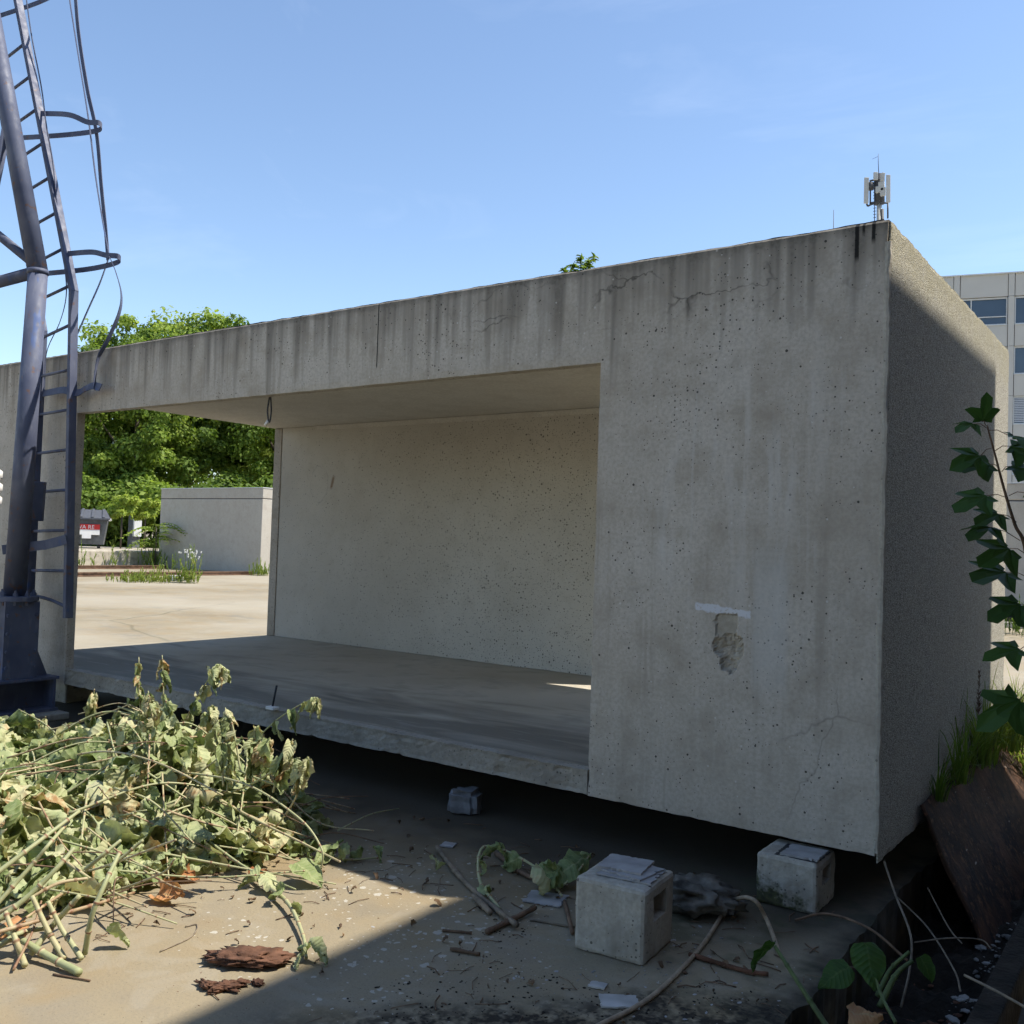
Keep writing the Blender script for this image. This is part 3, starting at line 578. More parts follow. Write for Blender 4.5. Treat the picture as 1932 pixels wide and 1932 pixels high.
support_block((-0.315, -0.055, 0.0), 0.262, 0.27, 0.213, R(1), 'mossy concrete block under the module corner', 4, True)
support_block((-6.95, 0.40, 0.0), 0.27, 0.27, 0.233, R(3), 'concrete block under the module by the blue mast', 6)
support_block((-6.95, 2.75, 0.0), 0.27, 0.27, 0.233, 0, 'concrete block under the far left end of the module', 8)
support_block((-0.35, 2.75, 0.0), 0.27, 0.27, 0.233, 0, 'concrete block under the far right end of the module', 9)
support_block((-3.6, 2.6, 0.0), 0.27, 0.27, 0.233, R(8), 'concrete block under the middle of the module back', 10)
def sheet(name, label, cat, c, sx, sy, th, rz, mat, seed, tilt=0.0, group=None):
    b = MB(); n = 14; top = []; r = random.Random(seed)
    for k in range(n * 4):
        e, i = divmod(k, n); f_ = i / n
        p = [(-1 + 2 * f_, -1), (1, -1 + 2 * f_), (1 - 2 * f_, 1), (-1, 1 - 2 * f_)][e]
        j = 1 - 0.10 * abs(nz(k * 0.35, seed * 3.1)) - (0.16 * r.random() if r.random() < 0.10 else 0) - (0.35 * max(0, nz(k * 0.11, seed * 7.7)) if name == 'broken_tile' else 0)
        top.append(Vector((p[0] * sx / 2 * j, p[1] * sy / 2 * j, 0)))
    N = len(top); Mx = Matrix.Rotation(rz, 4, 'Z') @ Matrix.Rotation(tilt, 4, 'Y')
    b.add([Mx @ (p + Vector((0, 0, th))) for p in top] + [Mx @ p for p in top], [tuple(range(N)), tuple(range(2 * N - 1, N - 1, -1))] + [(N + i, N + (i + 1) % N, (i + 1) % N, i) for i in range(N)])
    o = b.build(name, mat); o.location = c; return tag(o, label, cat, group)
bt = Vector((-0.662, -0.955, 0.2725))
sheet('fibre_sheet', 'lowest broken grey sheet on the free-standing block', 'sheet', bt + Vector((0.02, 0.01, 0)), 0.22, 0.19, 0.005, R(8), M['slate'], 3)
sheet('fibre_sheet', 'middle grey sheet of the stack on the free-standing block', 'sheet', bt + Vector((0.01, 0.02, 0.006)), 0.20, 0.18, 0.006, R(-4), M['slate'], 5)
sheet('fibre_sheet', 'topmost pale grey sheet of the stack on the free-standing block', 'sheet', bt + Vector((-0.02, 0.035, 0.013)), 0.18, 0.17, 0.008, R(10), M['slate'], 9)
sheet('shim_sheet', 'thin grey shim between the mossy block and the module', 'sheet', (-0.27, -0.085, 0.217), 0.16, 0.17, 0.008, R(2), M['slate'], 11)
sheet('shim_sheet', 'dark rubber pad under the grey shim on the mossy block', 'pad', (-0.28, -0.08, 0.2145), 0.19, 0.19, 0.0022, R(2), M['dark'], 12)

# ------------------------------------------------------------------ blue steel mast with caged ladder
YT, YL = -0.38, -0.12
mast = thing('steel_mast', 'slate blue tubular steel mast with caged ladder beside the module', 'mast', (-6.46, YT, 0.0))
def L_(x, z, y=YT): return Vector((x, y, z))
S = M['steel']
b0, k0, t0 = L_(-6.465, 0.97), L_(-6.352, 3.52), L_(-7.85, 7.1)
MB().tube([b0, b0.lerp(k0, 0.5), k0], [0.085, 0.078, 0.072], 28).build('leg', S, mast, True)
MB().tube([k0 - (t0 - k0).normalized() * 0.02, k0.lerp(t0, 0.5), t0], [0.073, 0.071, 0.069], 28).build('leg', S, mast, True)
MB().tube([k0 - Vector((0.003, 0, 0.022)), k0 + Vector((-0.004, 0, 0.014))], 0.079, 28).build('weld_collar', S, mast, True)
# mirrored far leg and bracing, mostly left of the view
b1, k1, t1 = L_(-9.2, 0.0), L_(-9.35, 3.52), L_(-8.05, 7.1)
MB().tube([b1, k1], 0.092, 20).build('leg', S, mast, True); MB().tube([k1, t1], 0.088, 20).build('leg', S, mast, True)
def brace(a, c, r=0.048): MB().tube([a, c], r, 16).build('brace', S, mast, True)
brace(k0 + Vector((-0.03, 0, 0)), k1); u0 = k0.lerp(t0, 0.39); u1 = k1.lerp(t1, 0.39)
brace(k0 + Vector((-0.05, 0, 0.06)), u1, 0.036); brace(u0 + Vector((-0.02, 0, 0.05)), k1.lerp(t1, 0.72), 0.036); brace(u0, L_(-7.35, 3.70), 0.036); brace(k0.lerp(t0, 0.72), k1.lerp(t1, 0.72), 0.036)
# pedestal
fp = MB(); fp.tube([L_(-6.465, 0.925), L_(-6.465, 0.965)], 0.175, 32); fp.build('flange_plate', S, mast, bevel=0.004)
for i in range(10):
    a = 2 * math.pi * i / 10 + 0.2; c = Vector((-6.465 + 0.142 * math.cos(a), YT + 0.142 * math.sin(a), 0.965))
    bo = MB(); bo.tube([c, c + Vector((0, 0, 0.024))], 0.019, 6); bo.tube([c + Vector((0, 0, 0.024)), c + Vector((0, 0, 0.045))], 0.010, 8); bo.tube([c - Vector((0, 0, 0.07)), c - Vector((0, 0, 0.041))], 0.018, 6); bo.build('bolt', S, mast)
pd = MB()
for sx in (-1, 1): pd.box((-6.465 + sx * 0.125 - 0.010, YT - 0.135, 0.33), (-6.465 + sx * 0.125 + 0.010, YT + 0.135, 0.924))
pd.box((-6.579, YT - 0.115, 0.33), (-6.351, YT - 0.098, 0.924)); pd.box((-6.579, YT + 0.098, 0.33), (-6.351, YT + 0.115, 0.924)); pd.build('pedestal', S, mast)
for z in (0.42, 0.54, 0.68, 0.82):
    for y in (-0.125, 0.125): c = Vector((-6.329, YT + y * 0.9, z)); MB().tube([c, c + Vector((0.018, 0, 0))], 0.014, 6).build('bolt', S, mast)
for x in (-6.42, -6.50):
    g = MB(); g.add([(x - 0.007, YT + 0.137, 0.328), (x - 0.007, -0.115, 0.328), (x - 0.007, YT + 0.137, 0.62), (x + 0.007, YT + 0.137, 0.328), (x + 0.007, -0.115, 0.328), (x + 0.007, YT + 0.137, 0.62)], [(2, 1, 0), (3, 4, 5), (1, 4, 3, 0), (2, 5, 4, 1), (0, 3, 5, 2)]); g.build('gusset', S, mast)
bb = MB(); bb.box((-6.62, -0.78, 0.305), (-6.28, -0.085, 0.327)); bb.box((-6.62, -0.78, 0.055), (-6.28, -0.085, 0.077)); bb.box((-6.462, -0.78, 0.078), (-6.440, -0.105, 0.304)); bb.box((-6.438, -0.125, 0.078), (-6.29, -0.105, 0.304)); bb.box((-6.438, -0.70, 0.078), (-6.29, -0.68, 0.304)); bb.build('base_beam', S, mast)
ft = thing('footing_block', 'low pale concrete footing at the left frame edge below the mast', 'footing', (-6.10, -1.05, 0))
f_ = bmesh.new(); f_m = MB().box((-0.75, -0.20, 0.0), (0.22, 0.20, 0.20)).mesh('body'); f_.from_mesh(f_m); bmesh.ops.bevel(f_, geom=list(f_.edges), offset=0.03, segments=2, affect='EDGES'); bmesh.ops.subdivide_edges(f_, edges=list(f_.edges), cuts=3, use_grid_fill=True)
for v in f_.verts: v.co += v.normal * 0.012 * nz(v.co.x * 6, v.co.y * 6, v.co.z * 6)
f_.to_mesh(f_m); f_.free(); f_m.materials.append(M['block']); link(bpy.data.objects.new('body', f_m), ft)
bf = thing('beam_footing', 'dark concrete pad under the base beam of the mast', 'footing', (-6.5, YT, 0)); MB().box((-6.75, -0.84, 0), (-6.15, -0.06, 0.054)).build('body', M['block'], bf, bevel=0.01)
# ladder: rails follow the leg, rungs, cage hoops, bent straps
rr0, rr1, rr2 = Vector((-6.137, YL, 0.80)), Vector((-6.285, YL, 3.43)), Vector((-7.60, YL, 6.55))
lr0, lr1, lr2 = Vector((-6.735, YL, 0.92)), Vector((-6.735, YL, 3.15)), Vector((-8.02, YL, 6.2))
def rail(p): MB().strap(p, (0, 1, 0), 0.065, 0.042).build('ladder_rail', S, mast, bevel=0.004)
rail([rr0, rr1 - Vector((0, 0, 0.01))]); rail([rr1 + Vector((0.005, 0, -0.02)), rr2]); rail([lr0, lr1]); rail([lr1 + Vector((0.004, 0, -0.02)), lr2])
def on(a, b_, c, z):
    return a.lerp(b_, (z - a.z) / (b_.z - a.z)) if z <= b_.z else b_.lerp(c, (z - b_.z) / (c.z - b_.z))
z = 1.17; k = 0
while z < 6.0:
    a = on(lr0, lr1, lr2, z - 0.02); c = on(rr0, rr1, rr2, z + (0.0 if z < 3.0 else 0.05)); MB().tube([a, a.lerp(c, 0.5), c], 0.0125, 8).build('rung', S, mast, True); z += 0.322
MB().tube(catmull([lr0 + Vector((0, -0.005, 0.03)), lr0 + Vector((0.33, -0.01, 0.01)), rr0 + Vector((0, 0, 0.08))], 4), 0.014, 8).build('rung', S, mast, True)
MB().strap([Vector((-6.55, -0.45, 0.92 + 0.40)), Vector((-6.30, -0.24, 1.37)), Vector((-6.14, -0.16, 1.42))], (0, 0, 1), 0.075, 0.012).build('ladder_bracket', S, mast)
MB().strap([Vector((-6.45, -0.30, 3.55)), Vector((-6.70, -0.13, 3.60))], (0, 0, 1), 0.06, 0.012).build('ladder_bracket', S, mast)
def hoop(zr, zl, T, k=0.5):
    a = on(rr0, rr1, rr2, zr); c = on(lr0, lr1, lr2, zl); T = Vector(T)
    p = catmull([a, a.lerp(T, 0.55) + Vector((0.02, -0.04, 0.012)), T + Vector((-0.10, -0.045, 0.014)), T, T + Vector((-0.09, 0.05, -0.02)), c.lerp(T, 0.55) + Vector((0.03, 0.07, -0.02)), c], 8)
    MB().strap(p, (0, 0, 1), 0.042, 0.006).build('cage_hoop', S, mast)
hoop(5.03, 4.93, at(187, 232, 1, 0.02)); hoop(3.74, 3.64, at(223, 484, 1, 0.02)); hoop(6.5, 6.15, at(132, -45, 1, 0.02))
def bent(px, y0, y1, wd=(0.6, -0.6, 0.3), wid=0.05):
    n_ = len(px); p = [at(x, y, 1, y0 + (y1 - y0) * i / (n_ - 1)) for i, (x, y) in enumerate(px)]
    MB().strap(catmull(p, 8), wd, wid, 0.006).build('cage_strap', S, mast)
bent([(124, -60), (133, 10), (150, 118), (167, 225), (180, 330), (196, 430), (207, 485)], 0.0, 0.0)
bent([(140, -40), (148, 60), (165, 170), (182, 250), (191, 350), (199, 430), (204, 490)], 0.09, 0.09, (1, 0.2, 0), 0.035)
bent([(207, 485), (219, 515), (229, 555), (225, 590), (206, 636), (187, 672), (180, 705), (178, 735)], 0.0, -0.10)
bent([(204, 490), (188, 535), (168, 580), (146, 630)], 0.09, -0.02, (0.8, -0.5, 0.2), 0.04)
bent([(50, 0), (60, 70), (78, 165), (88, 240), (100, 310), (112, 430), (124, 520), (124, 565), (112, 610), (88, 665), (84, 735)], -0.14, -0.11, (0.9, -0.4, 0.1), 0.035)
bent([(74, 744), (95, 740), (120, 736), (146, 741), (160, 734), (175, 728), (190, 731)], -0.10, -0.10, (0, 0.3, 1), 0.06)
cp = MB(); pc = [at(65, 908, 1, -0.50), at(82, 908, 1, -0.47), at(79, 983, 1, -0.47), at(49, 981, 1, -0.50)]
cp.strap([at(68, 908, 1, -0.235), at(62, 982, 1, -0.235)], CR, 0.155, 0.05); cp.build('cover_plate', S, mast, bevel=0.008)
ins = thing('white_insulator', 'white ribbed insulator at the left frame edge beside the mast', 'insulator', at(-12, 930, 1, -0.6))
ip = at(-20, 955, 1, -0.6)
for k in range(3): MB().tube([ip + Vector((0, 0, 0.10 * k)), ip + Vector((0, 0, 0.10 * k + 0.02)), ip + Vector((0, 0, 0.10 * k + 0.07)), ip + Vector((0, 0, 0.10 * k + 0.095))], [0.06, 0.085, 0.085, 0.05], 20).build('disc', M['white'], ins, True)
MB().tube([Vector((ip.x, ip.y, 0.0)), ip], 0.03, 10).build('post', M['steel'], ins, True)

# ------------------------------------------------------------------ leaves
def leaf_geo(r, kind='wilt'):
    nu, nv = 6, 10; vs = []; curl = r.uniform(0.3, 3.2) if kind == 'wilt' else r.uniform(0.1, 0.6); fold = r.uniform(0.15, 1.5) if kind == 'wilt' else r.uniform(0.25, 0.75)
    tw = r.uniform(-0.9, 0.9) if kind == 'wilt' else r.uniform(-0.2, 0.2); ph = r.uniform(0, 50); cr = 0.14 if kind == 'wilt' else 0.07
    px, pz, an = 0.0, 0.0, r.uniform(-0.2, 0.3)
    if kind == 'dry': curl, fold, cr, tw = r.uniform(-0.6, 0.6), r.uniform(0.5, 1.1), 0.13, r.uniform(-0.6, 0.6)
    wd = r.uniform(0.30, 0.50)
    if kind == 'wilt' and r.random() < 0.30: fold = r.uniform(1.5, 2.6); curl = r.uniform(0.2, 1.6); cr = 0.17; tw = r.uniform(-1.6, 1.6)
    for j in range(nv + 1):
        v = j / nv
        if j: an -= curl / nv * (0.6 + 0.8 * v); px += math.cos(an) / nv; pz += math.sin(an) / nv
        w_ = wd * (math.sin(math.pi * min(1, v * 0.93 + 0.07) ** 0.62) ** 0.85) if v < 0.999 else 0.012
        for i in range(nu + 1):
            u = -1 + 2 * i / nu; f_ = fold * (1.0 + 0.3 * math.sin(ph + v * 5)); a = abs(u) * f_
            sx = math.sin(f_ * abs(u)) / f_ if f_ > 0.05 else abs(u)
            y = math.copysign(sx * w_, u); up = -(1 - math.cos(a)) / max(f_, 0.05) * w_ * (1 if (ph % 2) < 1.1 else -1)
            y2 = y * math.cos(tw * v) - up * math.sin(tw * v); u2 = y * math.sin(tw * v) + up * math.cos(tw * v)
            dn = cr * nz(u * 1.9 + ph, v * 4.2, ph, 3) + cr * 0.32 * math.sin(v * 19 + ph - 5 * abs(u)) * abs(u) ** 0.7 + cr * 0.8 * abs(nz(u * 2.6, v * 5 + ph, ph + 4, 2))
            vs.append(Vector((px - math.sin(an) * (u2 + dn), y2 + cr * 0.6 * nz(v * 4, u * 2, ph + 9, 2), pz + math.cos(an) * (u2 + dn))))
    fs = [(j * (nu + 1) + i, j * (nu + 1) + i + 1, (j + 1) * (nu + 1) + i + 1, (j + 1) * (nu + 1) + i) for j in range(nv) for i in range(nu)]
    return vs, fs
lr = random.Random(11)
WILT = [leaf_geo(lr) for _ in range(22)]; DRY = [leaf_geo(lr, 'dry') for _ in range(5)]; FRESH = [leaf_geo(lr, 'fresh') for _ in range(6)]
TINTS = (0.12, 0.36, 0.52, 0.66, 0.80, 0.95)
WMESH = [MB().leaf(v, f, TINTS[(i * 5 + j * 2) % 6]).mesh('leaf', M['wilt'], True) for i, (v, f) in enumerate(WILT) for j in range(3)]
def droop_quat(r, az, pitch, roll): return Matrix.Rotation(az, 3, 'Z') @ Matrix.Rotation(pitch, 3, 'Y') @ Matrix.Rotation(roll, 3, 'X')

# ------------------------------------------------------------------ heap of cut knotweed
pile = thing('brush_pile', 'heap of wilted cut knotweed stems and pale green leaves on the yard', 'brush pile', (-3.3, -1.4, 0.0))
BUMPS = [(-3.10, -1.30, 0.36, 0.46, 0.42), (-3.75, -1.15, 0.36, 0.75, 0.52), (-3.3, -2.02, 0.29, 0.62, 0.32), (-4.6, -1.55, 0.33, 0.8, 0.55), (-2.88, -1.05, 0.24, 0.30, 0.30), (-2.92, -1.52, 0.22, 0.30, 0.27), (-3.6, -0.80, 0.20, 0.6, 0.26)]
def mound(x, y):
    h = max(z_ * math.exp(-(((x - cx) / sx) ** 2 + ((y - cy) / sy) ** 2)) for cx, cy, z_, sx, sy in BUMPS)
    h = h + 0.25 * sum(z_ * math.exp(-(((x - cx) / sx) ** 2 + ((y - cy) / sy) ** 2)) for cx, cy, z_, sx, sy in BUMPS)
    return h * (0.92 + 0.28 * nz(x * 2.6, y * 2.6, 3))
pr = random.Random(5); cand = []
while len(cand) < 3300:
    x = pr.uniform(-5.6, -2.0); y = pr.uniform(-2.6, -0.25); h = mound(x, y)
    if h < 0.055: continue
    t_ = pr.random() ** 0.45; z = 0.02 + h * t_
    gx = mound(x + 0.03, y) - mound(x - 0.03, y); gy = mound(x, y + 0.03) - mound(x, y - 0.03)
    az = math.atan2(-gy, -gx) + pr.gauss(0, 1.0)
    sz = pr.uniform(0.08, 0.15) if pr.random() < 0.5 else pr.uniform(0.14, 0.21) * (0.85 if t_ < 0.6 else 1.0)
    if z < 0.06: pit, rol = pr.uniform(-0.2, 0.35), pr.gauss(0, 0.5)
    else: pit, rol = pr.uniform(-0.4, 1.45), pr.gauss(0, 0.9)
    P_ = Vector((x, y, z)); front = (P_ - CAM).length - 2.2 * t_
    cand.append((front, P_, az, pit, rol, sz, pr.randrange(len(WMESH)), t_))
cand.sort(key=lambda c: c[0])
def pile_leaf(c, parent):
    o = bpy.data.objects.new('leaf', WMESH[c[6]]); COL.objects.link(o); o.parent = parent
    Mx = droop_quat(pr, c[2], c[3], c[4]); o.matrix_basis = Matrix.Translation(c[1] - Vector(parent.location)) @ Mx.to_4x4() @ Matrix.Scale(c[5], 4); return o
ztop = [c for c in cand if c[7] > 0.55][:270]; used = set(id(c) for c in ztop)
for c in ztop: pile_leaf(c, pile)
mass = MB()
for c in cand:
    if id(c) in used: continue
    v, f = WILT[c[6] // 3]; Mx = droop_quat(pr, c[2], c[3], c[4]); mass.leaf([c[1] + (Mx @ q) * c[5] for q in v], f, TINTS[(c[6] // 3 * 5 + (c[6] % 3) * 2) % 6] * (0.4 + 0.6 * c[7]))
tag(mass.build('leaf_mass', M['wilt'], pile, True), 'mass of overlapping wilted leaves inside the heap', kind='stuff')
def cane(pts, r0, r1, parent, n_nodes=0.14, tint=0.15, name='stem', mat=None, sides=9):
    p = catmull(pts, 10); L = 0; b = MB(); rs = []; tt = []; nxt = n_nodes
    q = [p[0]]; rs = [r0]; tt = [tint]; tot = sum((p[i + 1] - p[i]).length for i in range(len(p) - 1))
    for i in range(1, len(p)):
        L += (p[i] - p[i - 1]).length; rad = r0 + (r1 - r0) * L / tot
        if L > nxt and n_nodes > 0:
            d = (p[i] - p[i - 1]).normalized()
            for dd, k_, ti in ((-0.006, 1.0, tint + 0.25), (-0.002, 1.28, 0.95), (0.002, 1.28, 0.95), (0.007, 1.0, tint)): q.append(p[i] + d * dd); rs.append(rad * k_); tt.append(ti)
            nxt += n_nodes
        else: q.append(p[i]); rs.append(rad); tt.append(tint)
    b.tube(q, rs, sides); b.t = [t_ for t_ in tt for _ in range(sides)]
    return b.build(name, mat or M['stem'], parent, True)
sr = random.Random(21)
# main canes: cut butts fan out towards the viewer at the near left, tops run back into the heap
BUT = [([(150, 1835, .016), (95, 1806, .03), (39, 1772, .06), (-20, 1735, .10)], .016, .05), ([(57, 1801, .02), (80, 1771, .06), (104, 1741, .10), (150, 1690, .2)], .014, .3), ([(47, 1821, .014), (40, 1802, .03), (32, 1780, .07), (10, 1720, .16)], .013, .45), ([(121, 1809, .014), (105, 1782, .05), (90, 1755, .09), (60, 1690, .2)], .013, .5), ([(154, 1809, .014), (135, 1780, .05), (116, 1752, .09), (90, 1700, .18)], .012, .35),
       ([(160, 1799, .012), (173, 1729, .16), (198, 1667, .26), (225, 1610, .33)], .012, .1), ([(-30, 1766, .12), (80, 1735, .12), (170, 1709, .10), (253, 1684, .05)], .009, .85), ([(-20, 1750, .10), (0, 1733, .13), (59, 1686, .20), (109, 1636, .28), (140, 1600, .33)], .013, .1), ([(-20, 1722, .12), (60, 1632, .26), (94, 1591, .33), (130, 1550, .36)], .010, .2), ([(-20, 1730, .12), (49, 1698, .18), (109, 1667, .22), (165, 1657, .22)], .009, .7), ([(162, 1640, .24), (195, 1612, .30), (228, 1585, .34)], .010, .1), ([(207, 1636, .22), (240, 1610, .27), (270, 1585, .32)], .009, .15), ([(-10, 1790, .05), (40, 1760, .08), (95, 1750, .07)], .013, .2), ([(25, 1830, .012), (60, 1760, .08), (78, 1700, .15)], .006, .95), ([(-10, 1650, .25), (70, 1590, .33), (150, 1530, .40)], .011, .15)]
for pp, r_, tn in BUT: cane([gp(x, y, z_) for x, y, z_ in pp], r_ * 0.85, r_ * 0.6, pile, 0.10, tn)
ARC = [([(0, 1455), (110, 1432), (200, 1418), (300, 1440), (420, 1500)], -1.5), ([(20, 1472), (160, 1458), (300, 1455), (450, 1475), (560, 1540), (606, 1600), (606, 1640)], -1.35), ([(230, 1530), (330, 1520), (450, 1490), (540, 1440)], -1.2),
       ([(200, 1590), (300, 1520), (400, 1440), (440, 1410)], -1.3), ([(300, 1450), (380, 1490), (480, 1545), (570, 1590), (640, 1625)], -1.25), ([(0, 1690), (80, 1660), (180, 1640), (330, 1585)], -2.0), ([(0, 1600), (120, 1560), (250, 1535)], -1.7),
       ([(60, 1700), (180, 1690), (300, 1650), (330, 1620)], -1.95), ([(100, 1550), (190, 1600), (260, 1640)], -1.8), ([(330, 1400), (420, 1440), (520, 1480), (570, 1470)], -1.1), ([(0, 1520), (90, 1500), (170, 1440), (270, 1390)], -1.3), ([(470, 1600), (520, 1560), (560, 1500), (566, 1445)], -1.15)]
for i, (pp, yy) in enumerate(ARC):
    cane([at(x, y, 1, yy) for x, y in pp], sr.uniform(0.006, 0.009), 0.004, pile, 0.12, sr.choice((0.1, 0.3, 0.55)))
# upright shoots with hanging leaves
SH = [([(282, 1430), (264, 1330), (262, 1240)], -1.1), ([(300, 1420), (308, 1320), (306, 1236)], -1.1), ([(330, 1400), (370, 1320), (410, 1258), (418, 1262)], -1.0), ([(340, 1420), (390, 1350), (400, 1330)], -1.0), ([(440, 1440), (520, 1360), (590, 1318), (600, 1325)], -0.85), ([(200, 1420), (172, 1360), (178, 1302)], -1.2), ([(140, 1420), (90, 1370), (35, 1338)], -1.3), ([(220, 1400), (280, 1340), (252, 1350)], -1.1), ([(450, 1480), (520, 1440), (566, 1430)], -1.05), ([(20, 1420), (30, 1370), (22, 1352)], -1.3)]
SR = random.Random(77)
for k in range(16):
    x = SR.uniform(30, 560); yb = 1440 + SR.uniform(-10, 60); lean = SR.uniform(-60, 70); hh = SR.uniform(60, 130)
    SH.append(([(x, yb), (x + lean * 0.5, yb - hh * 0.7), (x + lean, yb - hh)], SR.uniform(-1.5, -1.0)))
for pp, yy in SH:
    p = catmull([at(x, y, 1, yy) for x, y in pp], 8); cane([at(x, y, 1, yy) for x, y in pp], 0.005, 0.0025, pile, 0.10, 0.25)
    for j in range(5, len(p), 2 if len(pp) == 3 else 3):
        for _ in range(2):
            o = bpy.data.objects.new('leaf', WMESH[sr.randrange(len(WMESH))]); COL.objects.link(o); o.parent = pile
            o.matrix_basis = Matrix.Translation(p[j] - pile.location) @ droop_quat(sr, sr.uniform(0, 6.28), sr.uniform(0.7, 1.5), sr.gauss(0, 0.5)).to_4x4() @ Matrix.Diagonal((1.0, 0.62, 0.8, 1.0)) @ Matrix.Scale(sr.uniform(0.075, 0.14), 4)
for i in range(70):
    x, y = sr.uniform(-4.2, -2.35), sr.uniform(-2.3, -0.7); h = mound(x, y) * 1.02 + 0.03; a = sr.gauss(0.35, 0.7); p = Vector((x, y, h)); d = Vector((math.cos(a), math.sin(a), 0)); L_c = sr.uniform(0.35, 0.8)
    q1 = p + d * L_c * 0.5; q2 = p + d * L_c; q1.z = max(0.03, mound(q1.x, q1.y) + 0.05); q2.z = max(0.02, mound(q2.x, q2.y) + sr.uniform(-0.05, 0.08)); cane([p, q1, q2], sr.uniform(0.003, 0.007), 0.003, pile, 0.10, sr.choice((0.1, 0.3, 0.6, 0.8)))
for i in range(26):  # fine reddish twigs
    x, y = sr.uniform(-3.6, -2.3), sr.uniform(-2.3, -0.8); h = mound(x, y) * 0.95 + 0.02; a = sr.uniform(0, 6.28); p = Vector((x, y, h)); d = Vector((math.cos(a), math.sin(a), 0))
    cane([p, p + d * 0.18 + Vector((0, 0, 0.04)), p + d * 0.38 + Vector((0.03, 0.02, sr.uniform(-0.06, 0.05)))], 0.0035, 0.002, pile, 0, 0.9, 'twig', M['twig'], 6)

# ------------------------------------------------------------------ loose pieces on the ground
def loose_leaf(px, py, sz, geo, mat, label, cat, az, pit=0.0, rol=0.0, tint=0.5, z=0.015, name='fallen_leaf'):
    v, f = geo; b = MB().leaf(v, f, tint); o = bpy.data.objects.new(name, b.mesh(name, mat, True)); COL.objects.link(o); g = gp(px, py)
    Mx = droop_quat(sr, az, pit, rol).to_4x4() @ Matrix.Scale(sz, 4); zl = min((Mx @ q).z for q in v)
    o.matrix_basis = Matrix.Translation((g.x, g.y, 0.003 - zl)) @ Mx; return tag(o, label, cat)
loose_leaf(325, 1660, 0.13, DRY[0], M['dryleaf'], 'curled orange dead leaf nearest the heap edge', 'leaf', 0.4)
loose_leaf(296, 1694, 0.17, DRY[1], M['dryleaf'], 'crumpled bright orange dead leaf on sunlit concrete', 'leaf', 0.2, 0, 0.5, 0.8)
loose_leaf(470, 1655, 0.08, DRY[2], M['dryleaf'], 'small brown dead leaf beside a cut cane', 'leaf', 1.2, 0, 0.2, 0.1)
loose_leaf(8, 1762, 0.13, DRY[3], M['dryleaf'], 'orange dead leaf lying on the cut canes at the left edge', 'leaf', 0.1, 0, 0.3, 0.9)
loose_leaf(555, 1665, 0.17, FRESH[0], M['wilt'], 'flat broad green leaf on sunlit concrete right of the heap', 'leaf', 0.1, 0.05, 0.1, 0.15)
loose_leaf(200, 1790, 0.10, WILT[2], M['wilt'], 'curled pale leaf in front of the cut canes', 'leaf', 0.5, 0.1, 0.2, 0.5)
loose_leaf(820, 1652, 0.09, WILT[4], M['wilt'], 'pale curled leaf by the splintered stick', 'leaf', 2.0, 0.2, 0.2, 0.7)
loose_leaf(1005, 1690, 0.17, WILT[6], M['wilt'], 'large pale crinkled leaf left of the free-standing block', 'leaf', 0.0, 0.1, 0.1, 0.85)
def sprig(name, label, cat, pts, r, leaves, parent=None, tint=0.3, mat=None, zoff=0.012):
    P_ = [gp(x, y, zoff + dz) for x, y, dz in pts]; t = thing(name, label, cat, (P_[0].x, P_[0].y, 0)); cane(P_, r, r * 0.6, t, 0.11 if mat is None else 0, tint, 'stem', mat)
    q = catmull(P_, 10)
    for (k_, s_, tn) in leaves:
        o = bpy.data.objects.new('leaf', MB().leaf(*WILT[sr.randrange(22)], tn).mesh('leaf', M['wilt'], True)); COL.objects.link(o); o.parent = t; pp = q[min(int(k_ * len(q)), len(q) - 1)]
        Mx = droop_quat(sr, sr.uniform(0, 6.28), sr.uniform(-0.1, 0.4), sr.gauss(0, 0.5)).to_4x4() @ Matrix.Scale(s_, 4); zl = min((Mx @ v).z for v in o_v(o))
        o.matrix_basis = Matrix.Translation((pp.x - t.location.x, pp.y - t.location.y, max(pp.z, 0.004 - zl))) @ Mx
    return t
def o_v(o): return [v.co for v in o.data.vertices]
sprig('cut_cane', 'pale green cut cane with leaf tuft pointing at the shadow edge', 'cane', [(480, 1655, 0.01), (540, 1700, 0.02), (570, 1760, 0.01), (578, 1808, 0.005)], 0.010, [(0.05, 0.12, 0.4), (0.1, 0.12, 0.6), (0.3, 0.10, 0.3), (0.45, 0.08, 0.5), (0.98, 0.10, 0.5), (0.99, 0.08, 0.55), (0.95, 0.09, 0.3)])
sprig('cut_cane', 'dark wilted cane trailing from the heap into the shade', 'cane', [(560, 1590, 0.03), (640, 1620, 0.01), (720, 1618, 0.0)], 0.006, [(0.1, 0.12, 0.2), (0.25, 0.13, 0.2), (0.4, 0.13, 0.3), (0.5, 0.12, 0.1), (0.6, 0.11, 0.3), (0.75, 0.10, 0.2), (0.9, 0.08, 0.3)])
sprig('cut_cane', 'bent wilted cane with grey green leaves in the module shade', 'cane', [(942, 1715, 0.0), (905, 1660, 0.02), (910, 1600, 0.08), (960, 1608, 0.07), (1030, 1650, 0.03), (1060, 1690, 0.01)], 0.008, [(0.5, 0.13, 0.15), (0.55, 0.14, 0.3), (0.65, 0.13, 0.2), (0.75, 0.14, 0.35), (0.85, 0.13, 0.2), (0.95, 0.12, 0.2), (0.3, 0.09, 0.4), (0.1, 0.09, 0.5)])
sprig('leafy_sprig', 'dark leafy sprig lying behind the free-standing block', 'sprig', [(1050, 1680, 0.01), (1085, 1650, 0.04), (1115, 1610, 0.06)], 0.005, [(0.2, 0.13, 0.1), (0.5, 0.14, 0.2), (0.8, 0.14, 0.1), (0.95, 0.12, 0.25)])
